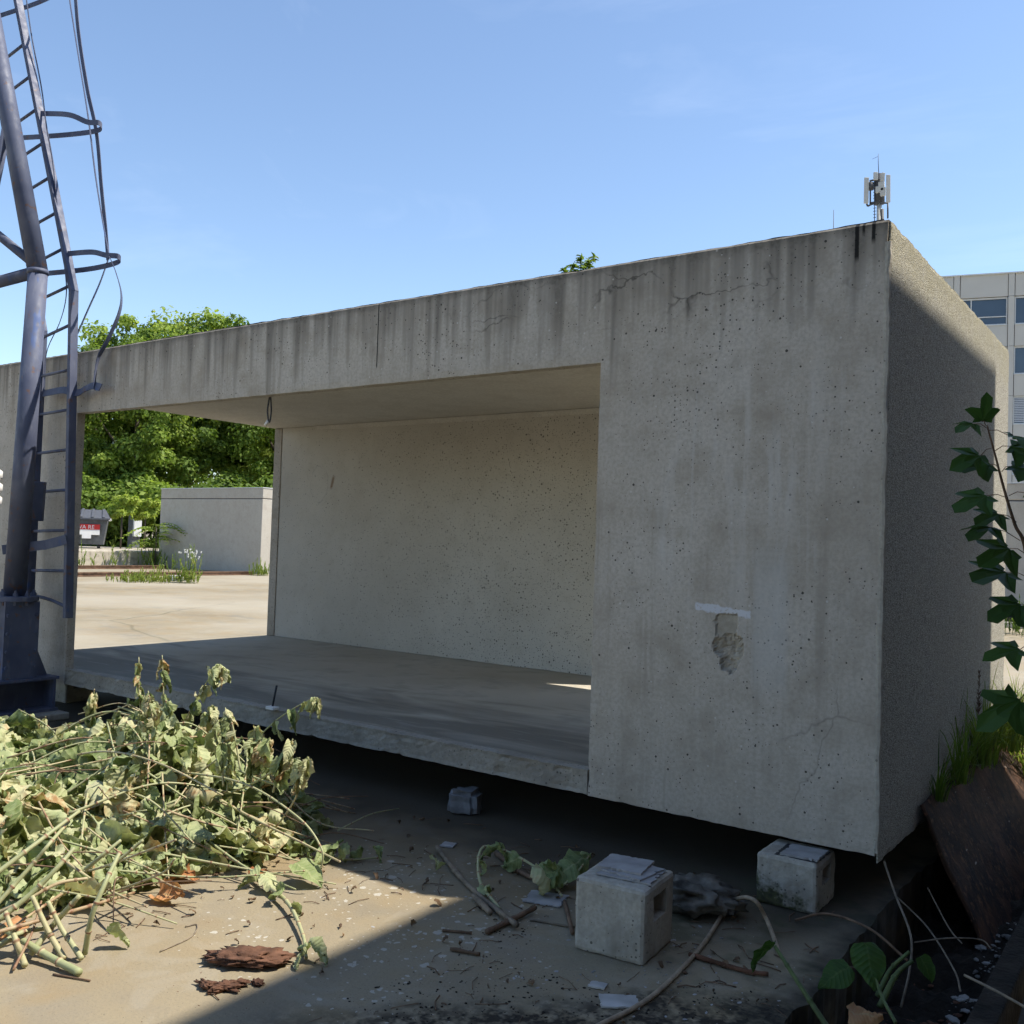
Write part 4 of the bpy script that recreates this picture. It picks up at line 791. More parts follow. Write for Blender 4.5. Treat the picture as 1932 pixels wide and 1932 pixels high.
def stick(label, pts, r, mat, name='stick', cat='stick', sides=7):
    P_ = [gp(x, y, r + 0.001 + dz) for x, y, dz in pts]; t_ = catmull(P_, 6); b = MB(); b.tube(t_, [r * (0.75 + 0.5 * abs(nz(i * 0.7, r * 900))) for i in range(len(t_))], sides)
    o = b.build(name, mat, None, True); c = sum((Vector(v) for v in b.v), Vector()) / len(b.v); o.data.transform(Matrix.Translation(-Vector((c.x, c.y, 0)))); o.location = (c.x, c.y, 0); return tag(o, label, cat)
stick('long splintered brown stick in the shade left of the block', [(824, 1598, 0.01), (860, 1645, 0.0), (905, 1690, 0.0), (975, 1745, 0.01)], 0.013, M['straw'])
stick('short pale broken stick beside the bent cane', [(893, 1690, 0.0), (925, 1722, 0.0)], 0.014, M['straw'])
stick('dark brown stick crossing the broken sticks left of the block', [(918, 1758, 0.0), (960, 1738, 0.0), (1010, 1712, 0.01)], 0.013, M['twig'])
stick('flat dark strip of wood under the bent cane', [(935, 1610, 0.0), (990, 1650, 0.0), (1040, 1665, 0.0)], 0.012, M['twig'])
stick('short dark splinter of wood in the shaded foreground', [(850, 1790, 0.0), (905, 1800, 0.0)], 0.008, M['twig'])
stick('thin dark splinter above the short splinter', [(835, 1755, 0.0), (890, 1760, 0.0)], 0.006, M['twig'])
stick('short brown stick against the left side of the block', [(1065, 1700, 0.0), (1080, 1760, 0.0)], 0.010, M['twig'])
stick('reddish brown splintered lath near the cable', [(1300, 1800, 0.0), (1400, 1830, 0.0), (1450, 1838, 0.0)], 0.010, M['bark'])
stick('thin curved dry tendril on sunlit concrete', [(302, 1795, 0.0), (360, 1768, 0.0), (372, 1745, 0.0), (350, 1748, 0.0)], 0.003, M['straw'])
stick('thin dark twig lying on sunlit concrete by the canes', [(100, 1838, 0.0), (170, 1850, 0.0)], 0.004, M['twig'])
stick('fine straight twig on the shaded concrete foreground', [(1000, 1735, 0.0), (1100, 1750, 0.0), (1190, 1745, 0.0)], 0.005, M['straw'])
def lump(name, label, cat, px, py, sx, sy, sz, mat, seed, rz=0.0, flat=0.0, cube=False, amp=0.35, freq=2.2):
    b = bmesh.new()
    if cube:
        bmesh.ops.create_cube(b, size=2.0); bmesh.ops.bevel(b, geom=list(b.edges), offset=0.35, segments=2, affect='EDGES'); bmesh.ops.subdivide_edges(b, edges=list(b.edges), cuts=2, use_grid_fill=True)
    else: bmesh.ops.create_icosphere(b, subdivisions=4, radius=1.0)
    for v in b.verts:
        d = v.co.normalized() if not cube else v.normal.copy(); v.co += d * amp * nz(v.co.x * freq + seed, v.co.y * freq, v.co.z * freq, 5)
        v.co.x *= sx / 2; v.co.y *= sy / 2; v.co.z *= sz / 2
    z0 = min(v.co.z for v in b.verts); 
    for v in b.verts: v.co.z = max(v.co.z - z0 - sz * 0.12, 0)
    me = bpy.data.meshes.new(name); b.to_mesh(me); b.free(); me.polygons.foreach_set('use_smooth', [not cube] * len(me.polygons)); me.materials.append(mat)
    o = bpy.data.objects.new(name, me); COL.objects.link(o); g = gp(px, py); o.location = (g.x, g.y, 0.002); o.rotation_euler.z = rz; return tag(o, label, cat)
lump('cobble_stone', 'faceted grey cobble stone in the shade under the module', 'stone', 877, 1532, 0.17, 0.15, 0.14, M['stone'], 3, 0.3, cube=True, amp=0.22, freq=1.1)
lump('charred_lump', 'rough sooty lump of rubble behind the free-standing block', 'rubble', 1312, 1715, 0.34, 0.27, 0.13, M['boulder'], 5, 0.3, amp=0.42, freq=3.6)
lump('pale_stone', 'small mossy stone beside the sooty lump', 'stone', 1372, 1726, 0.07, 0.06, 0.05, M['stone'], 8, amp=0.3)
lump('bark_piece', 'large flat piece of dark brown bark on sunlit concrete', 'bark', 470, 1818, 0.29, 0.125, 0.045, M['bark'], 11, 0.62, amp=0.42, freq=4.6)
lump('bark_piece', 'small flake of bark at the shadow edge', 'bark', 486, 1858, 0.05, 0.03, 0.014, M['bark'], 13, amp=0.6)
for i, (x, y, s_) in enumerate(((392, 1866, 0.06), (425, 1868, 0.07), (448, 1862, 0.05), (408, 1874, 0.04))): lump('bark_crumb', ('leftmost of the bark crumbs below the large bark piece', 'largest bark crumb in the row below the large bark piece', 'rightmost bark crumb in the row below the large bark piece', 'lowest tiny bark crumb below the large bark piece')[i], 'bark', x, y, s_ * 1.4, s_ * 0.6, 0.02, M['bark'], 20 + i, 0.4 * i, amp=0.7)
def flatpiece(label, px, py, sx, sy, mat, seed, rz, name='broken_tile', cat='tile'):
    g = gp(px, py); return sheet(name, label, cat, (g.x, g.y, 0.003), sx, sy, 0.006, rz, mat, seed)
flatpiece('larger white broken tile in the sooty foreground', 1168, 1893, 0.13, 0.09, M['tile'], 31, 0.6)
flatpiece('smaller white broken tile in the sooty foreground', 1128, 1862, 0.06, 0.045, M['tile'], 33, 0.2)
flatpiece('grey sheet under the large pale leaf', 1030, 1698, 0.17, 0.14, M['slate'], 35, 0.3, 'fibre_sheet', 'sheet')
flatpiece('flat round grey chip near the splintered stick', 846, 1596, 0.07, 0.07, M['slate'], 37, 0.3, 'slate_chip', 'chip')
# crumbs and chips strewn over the yard
def scatter(name, label, n, area, smin, smax, mat, seed, zf=None, flat=0.5):
    r = random.Random(seed); b = MB(); ico = bmesh.new(); bmesh.ops.create_icosphere(ico, subdivisions=1, radius=1.0); V0 = [v.co.copy() for v in ico.verts]; F0 = [tuple(v.index for v in f.verts) for f in ico.faces]; ico.free()
    while n:
        x = r.uniform(area[0], area[1]); y = r.uniform(area[2], area[3])
        if nz(x * 1.5 + seed, y * 1.5) < -0.05: continue
        z0 = zf(x, y) if zf else 0.0; s_ = smin + (smax - smin) * r.random() ** 3; q = Matrix.Rotation(r.uniform(0, 6.28), 3, 'Z'); k = (r.uniform(0.6, 1.6), r.uniform(0.5, 1.1), r.uniform(0.2, 0.7) * flat * 1.6)
        b.add([Vector((x, y, z0 + s_ * k[2] * 0.6)) + q @ Vector((v.x * s_ * k[0] * (0.7 + 0.6 * r.random()), v.y * s_ * k[1], v.z * s_ * k[2])) for v in V0], F0); n -= 1
    return tag(b.build(name, mat), label, kind='stuff')
scatter('soil_crumbs', 'dark soil crumbs strewn over the shaded concrete', 900, (-1.15, 0.0, -1.95, -1.0), 0.001, 0.006, M['soil'], 3)
scatter('leaf_litter_crumbs', 'brown plant crumbs strewn over the sunlit concrete', 420, (-2.9, -1.2, -2.9, -0.9), 0.0008, 0.0035, M['bark'], 4, flat=0.4)
scatter('paint_flakes', 'pale paint flakes strewn before the block', 220, (-1.5, 0.0, -1.7, -0.4), 0.002, 0.009, M['slate'], 6, flat=0.15)
scatter('block_grit', 'grit and crumbs gathered round the free-standing block', 420, (-0.95, -0.35, -1.35, -0.65), 0.001, 0.006, M['gravel'], 15, flat=0.5)
lt_ = random.Random(91); tb = MB(); fb = MB()
for k in range(320):
    x, y = lt_.uniform(-2.3, 0.0), lt_.uniform(-2.2, -0.1)
    if nz(x * 1.8, y * 1.8, 6) < 0.0 and lt_.random() < 0.8: continue
    a = lt_.uniform(0, 6.28); L = lt_.uniform(0.02, 0.11); d = Vector((math.cos(a), math.sin(a), 0)); tb.tube([Vector((x, y, 0.003)), Vector((x, y, 0.006)) + d * L * 0.5 + Vector((-d.y, d.x, 0)) * L * lt_.uniform(-.12, .12), Vector((x, y, 0.003)) + d * L], lt_.uniform(0.0008, 0.0024), 5)
    if k % 2 == 0:
        v, f = WILT[lt_.randrange(22)]; x, y = lt_.uniform(-2.4, 0.0), lt_.uniform(-2.0, -0.1); Mx = droop_quat(lt_, lt_.uniform(0, 6.28), lt_.uniform(-0.2, 0.2), lt_.gauss(0, 0.4)); s_ = lt_.uniform(0.012, 0.04); q = [(Mx @ p_) * s_ for p_ in v]; zl = min(p_.z for p_ in q); fb.leaf([p_ + Vector((x, y, 0.002 - zl)) for p_ in q], f, lt_.uniform(0.2, 1.0))
tag(tb.build('twig_litter', M['twig'], None, True), 'fine dry twigs strewn over the concrete', kind='stuff'); tag(fb.build('leaf_litter', M['litter'], None, True), 'small dry leaf scraps strewn over the concrete', kind='stuff')
tz = lambda x, y: -0.30 + 0.10 * nz(x * 3, y * 3, 1) + 0.22 * max(0, ((x - TX0 + 0.06) / (TX1 - TX0 + 0.12) - 0.62)) ** 1.2
scatter('trench_rubble', 'pale rubble chips along the trench beside the rusty plate', 1100, (0.30, 0.56, -2.0, 2.6), 0.003, 0.022, M['gravel'], 8, lambda x, y: tz(x, y) + 0.01)
scatter('trench_litter', 'dark litter over the trench soil', 700, (0.05, 0.56, -2.0, 0.8), 0.004, 0.02, M['bark'], 9, tz)

# ------------------------------------------------------------------ cable and trench growth
cb_ = [at(1120, 1940, 2, 0.01), gp(1230, 1880, 0.01), gp(1320, 1790, 0.012), gp(1372, 1712, 0.02), gp(1398, 1694, 0.10), gp(1425, 1700, 0.12), gp(1445, 1732, 0.05), gp(1462, 1775, 0.01), gp(1470, 1800, 0.01)]
tag(MB().tube(catmull(cb_, 10), 0.0085, 8).build('old_cable', M['cable'], None, True), 'stiff tan cable looping across the shaded foreground', 'cable')
def wire(label, pts, r, mat, cat='stem', name='dry_stem'):
    b = MB(); b.tube(catmull([at(x, y, 1, yy) for x, y, yy in pts], 8), r, 7); o = b.build(name, mat, None, True); return tag(o, label, cat)
wire('grey dry stem hanging from the module corner into the trench', [(1668, 1625, 0.05), (1690, 1690, -0.05), (1718, 1765, -0.25), (1716, 1830, -0.40), (1700, 1900, -0.50)], 0.0045, M['straw'])
wire('arched grey stem running from the mossy block to the trench', [(1500, 1736, -0.30), (1560, 1724, -0.28), (1640, 1752, -0.36), (1712, 1812, -0.42)], 0.005, M['twig'])
wire('thin dry stem lying over the pad edge', [(1390, 1770, -0.45), (1470, 1800, -0.5), (1560, 1818, -0.5), (1640, 1830, -0.5)], 0.004, M['twig'])
wire('thin straw crossing the trench before the rusty plate', [(1725, 1778, -0.2), (1790, 1770, -0.1), (1850, 1773, 0.0), (1870, 1790, 0.0)], 0.0028, M['straw'])
wire('long slanting straw in the trench', [(1690, 1690, 0.1), (1750, 1750, 0.0), (1800, 1830, -0.3), (1812, 1870, -0.45)], 0.0033, M['straw'])
wire('bent straw leaning on the rusty plate', [(1750, 1675, 0.3), (1790, 1750, 0.1), (1815, 1780, 0.0)], 0.003, M['straw'])
wire('pale stick lying across the beam at the right frame edge', [(1820, 1840, -0.7), (1880, 1870, -0.8), (1960, 1915, -0.9)], 0.0045, M['straw'])
def heart_plant(name, label, pts, r, leaves, cat='plant', lm='heart'):
    P_ = [at(x, y, 1, yy) for x, y, yy in pts]; t = thing(name, label, cat, P_[0]); cane(P_, r, r * 0.6, t, 0.12, 0.1, 'stem', M['shadestem'])
    for (x, y, yy, s_, az, pit, rol, tn) in leaves:
        o = bpy.data.objects.new('leaf', MB().leaf(*FRESH[sr.randrange(6)], tn).mesh('leaf', M[lm], True)); COL.objects.link(o); o.parent = t
        o.matrix_basis = Matrix.Translation(at(x, y, 1, yy) - t.location) @ droop_quat(sr, az, pit, rol).to_4x4() @ Matrix.Scale(s_, 4)
    return t
# azimuth facing the viewer is about -0.95 rad from -Y
heart_plant('knotweed_shoot', 'green shoot with two heart leaves in the trench', [(1690, 1930, -1.0), (1660, 1870, -0.92), (1640, 1790, -0.85)], 0.006, [(1632, 1778, -0.85, 0.15, -0.9, 0.9, 0.2, 0.5), (1602, 1822, -0.9, 0.13, -2.4, 0.6, -0.5, 0.45)])
heart_plant('knotweed_shoot', 'cut green stem with one ragged leaf before the pad edge', [(1575, 1960, -1.1), (1510, 1860, -1.05), (1462, 1785, -1.0)], 0.010, [(1462, 1780, -1.0, 0.13, 3.3, 0.7, 0.4, 0.3)])
heart_plant('knotweed_shoot', 'cut green knotweed stubs with a torn leaf in the trench', [(1660, 1900, -0.75), (1690, 1840, -0.65), (1722, 1812, -0.6)], 0.012, [(1735, 1805, -0.6, 0.09, -0.3, 0.7, 0.3, 0.4)])
heart_plant('knotweed_shoot', 'short thick green stub behind the torn leaf stub', [(1655, 1880, -0.66), (1680, 1830, -0.6), (1716, 1795, -0.56)], 0.010, [])
loose = loose_leaf(1610, 1910, 0.11, DRY[4], M['dryleaf'], 'tan dead leaf at the bottom edge in the trench', 'leaf', 0.5, 0.3, 0.3, 0.9); loose.location = at(1600, 1910, 1, -0.95)

# rusty plate leaning on the trench side, beam beyond
rp = MB(); nu, nw = 90, 12; vs_ = []
for i in range(nu + 1):
    y = 0.69 + 3.9 * i / nu
    for j in range(nw + 1):
        t_ = j / nw; x = 0.022 + 0.33 * t_ + 0.015 * nz(y * 2, t_ * 3, 4); z = 0.325 - 0.68 * t_ + 0.012 * nz(y * 1.7, 7) * (1 - t_) + 0.02 * nz(y * 5, t_ * 4, 2) * (0.3 if j == 0 else 0.15)
        vs_.append((x, y, z))
rp.add(vs_, [(i * (nw + 1) + j, i * (nw + 1) + j + 1, (i + 1) * (nw + 1) + j + 1, (i + 1) * (nw + 1) + j) for i in range(nu) for j in range(nw)])
rpo = rp.build('rusty_plate', M['rust'], None, True); md = rpo.modifiers.new('thick', 'SOLIDIFY'); md.thickness = 0.012; md.offset = -1
tag(rpo, 'slanting rusty steel plate along the module end wall', 'steel plate')
bm_ = MB(); bm_.box((0.50, -4.6, -0.20), (0.585, 2.9, 0.02)); tag(bm_.build('timber_beam', M['soil'], bevel=0.008), 'dark soiled beam along the far side of the trench', 'beam')
# grass
def blade(b, r, root, L, w_, az, lean, tint):
    n_ = 6; p = Vector(root); an = math.pi / 2 - r.uniform(0.0, 0.25); d = Vector((math.cos(az), math.sin(az), 0)); s_ = Vector((-d.y, d.x, 0)); vs = []
    for i in range(n_ + 1):
        t_ = i / n_; wd = w_ * (1 - t_) ** 0.7 + 0.0004; vs += [p - s_ * wd, p + s_ * wd]
        an -= lean / n_ * (0.4 + 1.4 * t_); p = p + (d * math.cos(an) + Vector((0, 0, math.sin(an)))) * (L / n_)
    b.add(vs, [(2 * i, 2 * i + 1, 2 * i + 3, 2 * i + 2) for i in range(n_)], tint)
gr = random.Random(33)
def tuft(name, label, c, n, L, spread, kind='grass', tints=(0.1, 0.8), w_=0.004, cat=None, group=None):
    b = MB(); b.off = Vector(c)
    for i in range(n):
        a = gr.uniform(0, 6.28); rr_ = spread * gr.random(); blade(b, gr, (c[0] + rr_ * math.cos(a), c[1] + rr_ * 2 * math.sin(a), c[2]), L * gr.uniform(0.5, 1.15), w_ * gr.uniform(0.6, 1.3), a + gr.gauss(0, 0.6), gr.uniform(0.5, 2.2), gr.uniform(*tints))
    o = link(bpy.data.objects.new(name, b.mesh(name, M['grass'], True))); o.location = c; return tag(o, label, cat or 'grass tuft', group, None)
tuft('grass_tuft', 'sparse dark grass at the near end of the rusty plate', (0.05, 0.95, 0.30), 34, 0.36, 0.04, tints=(0.0, 0.4))  # shade and sun put into the tint ranges: near tufts darker, far ones brighter
tuft('grass_tuft', 'dark grass tuft in the middle of the rusty plate edge', (0.05, 1.45, 0.30), 80, 0.48, 0.06, tints=(0.1, 0.6))
tuft('grass_tuft', 'tall grass tuft where shade meets sun by the module end', (0.06, 2.05, 0.30), 190, 0.60, 0.09, tints=(0.4, 0.95))
tuft('grass_tuft', 'bright sunlit grass at the far corner of the module', (0.10, 2.75, 0.30), 300, 0.58, 0.14, tints=(0.55, 0.98))
tuft('grass_tuft', 'bright leafy grass beyond the module corner at right edge', (0.20, 3.5, 0.0), 260, 0.62, 0.25, tints=(0.5, 1.0), w_=0.009)
tuft('grass_tuft', 'yellow green weeds behind the rusty plate end', (0.0, 4.6, 0.0), 240, 0.45, 0.4, tints=(0.5, 1.0), w_=0.010)
gs = thing('grass_stalk', 'tall brown seed head stalk against the module end wall', 'grass stalk', (0.06, 1.9, 0.30)); p0 = Vector((0.06, 1.9, 0.30)); p1 = at(1848, 1265, 0, 0.07)
MB().tube([p0, p0.lerp(p1, 0.5) + Vector((0, -0.02, 0)), p1], 0.002, 6).build('stem', M['straw'], gs, True); sh = MB()
for i in range(60):
    t_ = 0.55 + 0.45 * gr.random(); c = p0.lerp(p1, t_); a = gr.uniform(0, 6.28); sh.tube([c, c + Vector((math.cos(a) * 0.012, math.sin(a) * 0.012, 0.02)) * (1.3 - t_) * 2], [0.003, 0.0008], 4)
sh.build('seed_head', M['bark'], gs)

# maple sapling at the right edge, nearer than the module corner
def maple_leaf(r, sz):
    ang = [-2.75, -2.15, -1.75, -1.25, -0.95, -0.55, -0.3, 0, 0.3, 0.55, 0.95, 1.25, 1.75, 2.15, 2.75]; rad = [0.25, 0.52, 0.40, 0.80, 0.72, 0.48, 0.86, 1.0, 0.86, 0.48, 0.72, 0.80, 0.40, 0.52, 0.25]
    vs = [Vector((0, 0, 0))]; fs = []; droop = r.uniform(0.15, 0.55); N = len(ang)
    for ring in (0.5, 1.0):
        for a, q in zip(ang, rad):
            q *= r.uniform(0.93, 1.07); x, y = q * ring * math.cos(a), q * ring * math.sin(a); vs.append(Vector((x + 0.22, y, -droop * (x * x * 0.8 + y * y * 0.9) + 0.10 * abs(math.sin(2.5 * a)) * ring)))
    for i in range(N - 1): fs += [(0, 1 + i, 2 + i), (1 + i, 1 + N + i, 2 + N + i, 2 + i)]
    return [v * sz for v in vs], fs
sap = thing('maple_sapling', 'maple sapling with dark lobed leaves at the right frame edge', 'sapling', (0.60, 0.28, -0.25))
SD = 3.9
def dp(x, y, d=SD): 
    q = CF + CR * ((x - 966) / FPX) - CU * ((y - 966) / FPX); return CAM + q * d
stp = [Vector((0.60, 0.28, -0.22)), dp(1968, 1700), dp(1962, 1300), dp(1937, 1050), dp(1915, 990), dp(1895, 925), dp(1878, 860), dp(1862, 802)]
MB().tube(catmull(stp, 6), [0.011 - 0.008 * i / 42 for i in range(43)], 8).build('stem', M['twig'], sap, True)
LV = [(1860, 803, 1853, 795, 0.085, 'u'), (1862, 808, 1838, 800, 0.085, 'l'), (1864, 812, 1900, 820, 0.10, 'r'), (1872, 845, 1850, 860, 0.11, 'l'), (1878, 850, 1905, 842, 0.10, 'r'), (1886, 885, 1868, 876, 0.12, 'l'), (1890, 890, 1905, 880, 0.12, 'r'), (1902, 940, 1862, 935, 0.12, 'l'), (1904, 935, 1935, 930, 0.11, 'r'), (1918, 985, 1885, 970, 0.10, 'l'),
      (1925, 1020, 1870, 995, 0.12, 'l'), (1935, 1045, 1905, 1035, 0.13, 'l'), (1940, 1090, 1900, 1080, 0.14, 'l'), (1948, 1150, 1925, 1140, 0.13, 'l'), (1952, 1215, 1925, 1225, 0.13, 'l'), (1958, 1290, 1925, 1320, 0.17, 'l'), (1960, 1180, 1950, 1180, 0.12, 'r')]
for i, (sx, sy, lx, ly, s_, sd) in enumerate(LV):
    a = dp(sx, sy); c = dp(lx, ly, SD + gr.uniform(-0.12, 0.10)); MB().tube([a, a.lerp(c, 0.5) + Vector((0, 0, 0.01)), c], 0.0016, 5).build('petiole', M['twig'], sap, True)
    v, f = maple_leaf(gr, s_ * gr.uniform(0.9, 1.18)); me = MB().add(v, f, gr.uniform(0.0, 0.5)).mesh('leaf', M['green'], False); o = bpy.data.objects.new('leaf', me); COL.objects.link(o); o.parent = sap
    dirn = {'l': -CR, 'r': CR, 'u': CU}[sd]; ex = (dirn * 1.0 - CU * gr.uniform(0.1, 0.6) - CF * gr.uniform(0.0, 0.7)).normalized(); ez = (CU * gr.uniform(0.4, 1.0) - CF * gr.uniform(0.2, 0.9)); ez = (ez - ex * ez.dot(ex)).normalized(); ey = ez.cross(ex)
    o.matrix_basis = Matrix.Translation(c - sap.location) @ Matrix((ex, ey, ez)).transposed().to_4x4()
# shoot on the roof
rpn = thing('roof_plant', 'small green shoot growing on the module roof edge', 'plant', (-1.85, 0.45, ZT + 0.012)); rp0 = Vector((-1.85, 0.45, ZT + 0.012))
for k, (tx, ty) in enumerate(((1064, 508), (1080, 500), (1098, 484), (1122, 482), (1112, 492))):
    e = at(tx, ty, 1, 0.42 + 0.05 * k); p = catmull([rp0, rp0.lerp(e, 0.6) + Vector((0, 0, 0.02)), e], 6); MB().tube(p, 0.0025, 5).build('stem', M['stem'], rpn, True); b = MB()
    for q in p[3:]:
        for s_ in (-1, 1, -1, 1): v, f = FRESH[gr.randrange(6)]; Mx = droop_quat(gr, gr.uniform(0, 6.28), gr.uniform(-0.6, 0.4), gr.gauss(0, 0.4)); b.add([q + Vector((1, 0.6, 1)) * 0 + (Mx @ Vector((x.x, x.y * 0.55, x.z))) * 0.040 for x in v], f, gr.uniform(0.2, 0.9))
    b.build('foliage', M['crown'], rpn, True)

# ------------------------------------------------------------------ background: rails, dock, bins, modules
for x_, lb in ((-27.3, 'rusty crane rail nearer the camera across the yard'), (-32.6, 'rusty crane rail farther from the camera before the dock')):
    b = MB(); b.box((x_ - 0.07, -30, 0.004), (x_ + 0.07, 18.9, 0.03)); b.box((x_ - 0.012, -30, 0.031), (x_ + 0.012, 18.9, 0.10)); b.box((x_ - 0.036, -30, 0.101), (x_ + 0.036, 18.9, 0.14)); tag(b.build('crane_rail', M['iron']), lb, 'rail')
tag(MB().box((-32.4, -30, 0.0), (-27.5, 18.7, 0.006)).build('track_bed', M['ground']), 'grey track bed between the crane rails', kind='structure')
dk = MB(); dk.box((-120, -30, 0.004), (-34.6, 90, 0.64)); tag(dk.build('loading_dock', M['dock'], bevel=0.03), 'low weathered concrete dock edge with rust streaks', kind='structure')
def closed_module(label, lo, hi, group='closed precast modules in the yard', gap=0.0):
    x0, y0, z0 = lo; x1, y1, z1 = hi; t = thing('precast_module', label, 'concrete module', ((x0 + x1) / 2, (y0 + y1) / 2, 0))
    zb = z1 - 0.42
    MB().box((x0, y0, z0 + gap), (x1, y1, zb)).build('wall', M['far_module'], t, bevel=0.02); MB().box((x0 + 0.02, y0 + 0.02, zb + 0.001), (x1 - 0.02, y1 - 0.02, zb + 0.03)).build('shadow_joint', M['joint'], t)
    MB().box((x0, y0, zb + 0.031), (x1, y1, z1)).build('parapet', M['far_module'], t, bevel=0.02); MB().box((x0 - 0.02, y0 - 0.02, z1 + 0.001), (x1 + 0.02, y1 + 0.02, z1 + 0.03)).build('coping', M['alu'], t)
    if gap:
        for px in (x0 + 0.5, x1 - 0.5):
            for py in (y0 + 0.4, y1 - 0.4): MB().box((px - 0.2, py - 0.2, 0.0), (px + 0.2, py + 0.2, gap + z0 - 0.002)).build('foot', M['dark'], t)
    return t
closed_module('pale closed concrete module standing behind the crane rails', (-34.4, 19.7, 0.0), (-27.9, 22.9, 3.27))
closed_module('white closed concrete module at the right edge behind the sapling', (-3.4, 21.0, 0.0), (5.0, 24.5, 3.3), gap=0.28)
tag(MB().box((-6, 19.4, 0.0), (8, 19.6, 0.12)).build('kerb', M['block'], bevel=0.02), 'grey kerb before the white module at right', 'kerb')
def bush_mesh(name, seed, n, size, shape, leaf, mat, tints=(0.2, 1.0), clumps=30, squash=1.0):
    r = random.Random(seed); b = MB(); cs = []
    for _ in range(clumps):
        while True:
            q = Vector((r.uniform(-1, 1), r.uniform(-1, 1), r.uniform(-1, 1)))
            if 0.35 < q.length < 1.0: break
        cs.append((Vector((q.x * shape[0], q.y * shape[1], q.z * shape[2])), r.uniform(0.20, 0.44) * size, r.uniform(*tints)))
    for i in range(n):
        c, cr_, tn = cs[r.randrange(clumps)]; d = Vector((r.gauss(0, 1), r.gauss(0, 1), r.gauss(0, 1))).normalized(); p = c + Vector((d.x, d.y, d.z * 0.7)) * cr_ * (0.55 + 0.5 * r.random())
        nrm = (d + Vector((r.gauss(0, .6), r.gauss(0, .6), r.gauss(0, .6) + 0.5))).normalized(); t1_ = nrm.orthogonal().normalized(); t1_ = Quaternion(nrm, r.uniform(0, 6.28)) @ t1_; t2 = nrm.cross(t1_); L = leaf * r.uniform(0.6, 1.3)
        dn = Vector((0, 0, -0.25 * L))
        b.add([p, p + t1_ * L * 0.5 + t2 * L * 0.36 + dn * 0.3, p + t1_ * L + dn, p + t1_ * L * 0.5 - t2 * L * 0.36 + dn * 0.3], [(0, 1, 2), (0, 2, 3)], max(0, min(1, tn + r.gauss(0, 0.14))))
    return b.mesh(name, mat, False)
CROWN = [bush_mesh('crown', 50 + k, 40000, 3.1, (5.1, 5.1, 5.6), 0.25, M['crown'], (0.25, 1.0), 150) for k in range(3)]
def trunk_mesh(seed, H):
    r = random.Random(seed); b = MB(); b.tube([(0, 0, 0), (0.1, 0.05, H * 0.35), (0.05, 0, H * 0.8)], [0.32, 0.24, 0.10], 10)
    for k in range(8):
        a = r.uniform(0, 6.28); z0 = H * r.uniform(0.28, 0.6); b.tube([(0.06, 0, z0), (math.cos(a) * 1.3, math.sin(a) * 1.3, z0 + 1.6), (math.cos(a) * 2.8, math.sin(a) * 2.8, z0 + 3.4)], [0.12, 0.08, 0.03], 6)
    return b.mesh('trunk', M['trunk'], True)
TRUNK = trunk_mesh(4, 13)
TR = [((190, 0.80, 'leafy tree behind the dock left of the blue ladder cage'), 56, 0), ((250, 0.86, 'tall light green tree rising above the module left end'), 53, 1), ((352, 0.95, 'round topped tree above the module next to the tall tree'), 58, 2), ((440, 1.0, 'tree whose tip just shows over the module roof'), 60, 0), ((520, 0.80, 'dark tree behind the pale closed module'), 57, 1), ((95, 0.70, 'tree behind the blue mast leg'), 62, 2), ((15, 0.66, 'tree at the left frame edge behind the mast'), 60, 1)]
for i, ((px, k, lb), d, cm) in enumerate(TR):
    q = CF + CR * ((px - 966) / FPX); q.z = 0; p = CAM + q * d; t = thing('tree', lb, 'tree', (p.x, p.y, 0.64 if p.x < -34.6 else 0.0), 'trees behind the dock', i * 1.3)
    for nm, me, z in (('trunk', TRUNK, 0), ('crown', CROWN[cm], 8.9), ):
        o = bpy.data.objects.new(nm, me); COL.objects.link(o); o.parent = t; o.location.z = z * k; o.scale = (k, k, k * 1.0)
# low understorey in front of the trunks
UND = [bush_mesh('foliage', 70 + k, 12000, 2.0, (2.6, 2.0, 1.9), 0.19, M['crown'], (0.0, 0.55), 44) for k in range(2)]
for i, (px, d, z, s_, lb) in enumerate(((170, 50, 2.4, 1.15, 'dark hedge shrub behind the grey dumpster'), (245, 52, 2.6, 1.3, 'dark shrub between dumpster and pale module'), (300, 50, 2.6, 1.3, 'dark shrub at the left edge of the pale module'), (380, 53, 2.6, 1.4, 'dark shrub behind the pale module'), (470, 52, 2.6, 1.4, 'dark shrub behind the right end of the pale module'), (120, 50, 2.6, 1.3, 'dark shrub behind the blue mast'), (40, 50, 2.6, 1.3, 'dark shrub left of the blue mast'))):
    q = CF + CR * ((px - 966) / FPX); q.z = 0; p = CAM + q * d; t = thing('shrub', lb, 'shrub', (p.x, p.y, 0.64 if p.x < -34.6 else 0), 'shrubs under the trees', i * 2.1)
    o = bpy.data.objects.new('foliage', UND[i % 2]); COL.objects.link(o); o.parent = t; o.location.z = z * 0.62; o.scale = (s_ * 1.1, s_ * 1.1, s_ * 0.92)
BR = bush_mesh('foliage', 90, 2600, 1.0, (0.95, 0.95, 0.8), 0.20, M['crown'], (0.75, 1.0), 14)
for i, (px, py, d, s_, lb) in enumerate(((231, 955, 44, 0.75, 'bright round bush above the dumpster lid'), (275, 960, 45, 0.7, 'yellow green bush between dumpster and pale module'))):
    p = dp(px, py, d); t = thing('bush', lb, 'bush', (p.x, p.y, 0.64)); o = bpy.data.objects.new('foliage', BR); COL.objects.link(o); o.parent = t; o.location.z = p.z - 0.64; o.scale = (s_, s_, s_)
    MB().tube([Vector((p.x, p.y, 0.64)), Vector((p.x, p.y, p.z))], 0.04, 6).build('stem', M['trunk'], t, True)
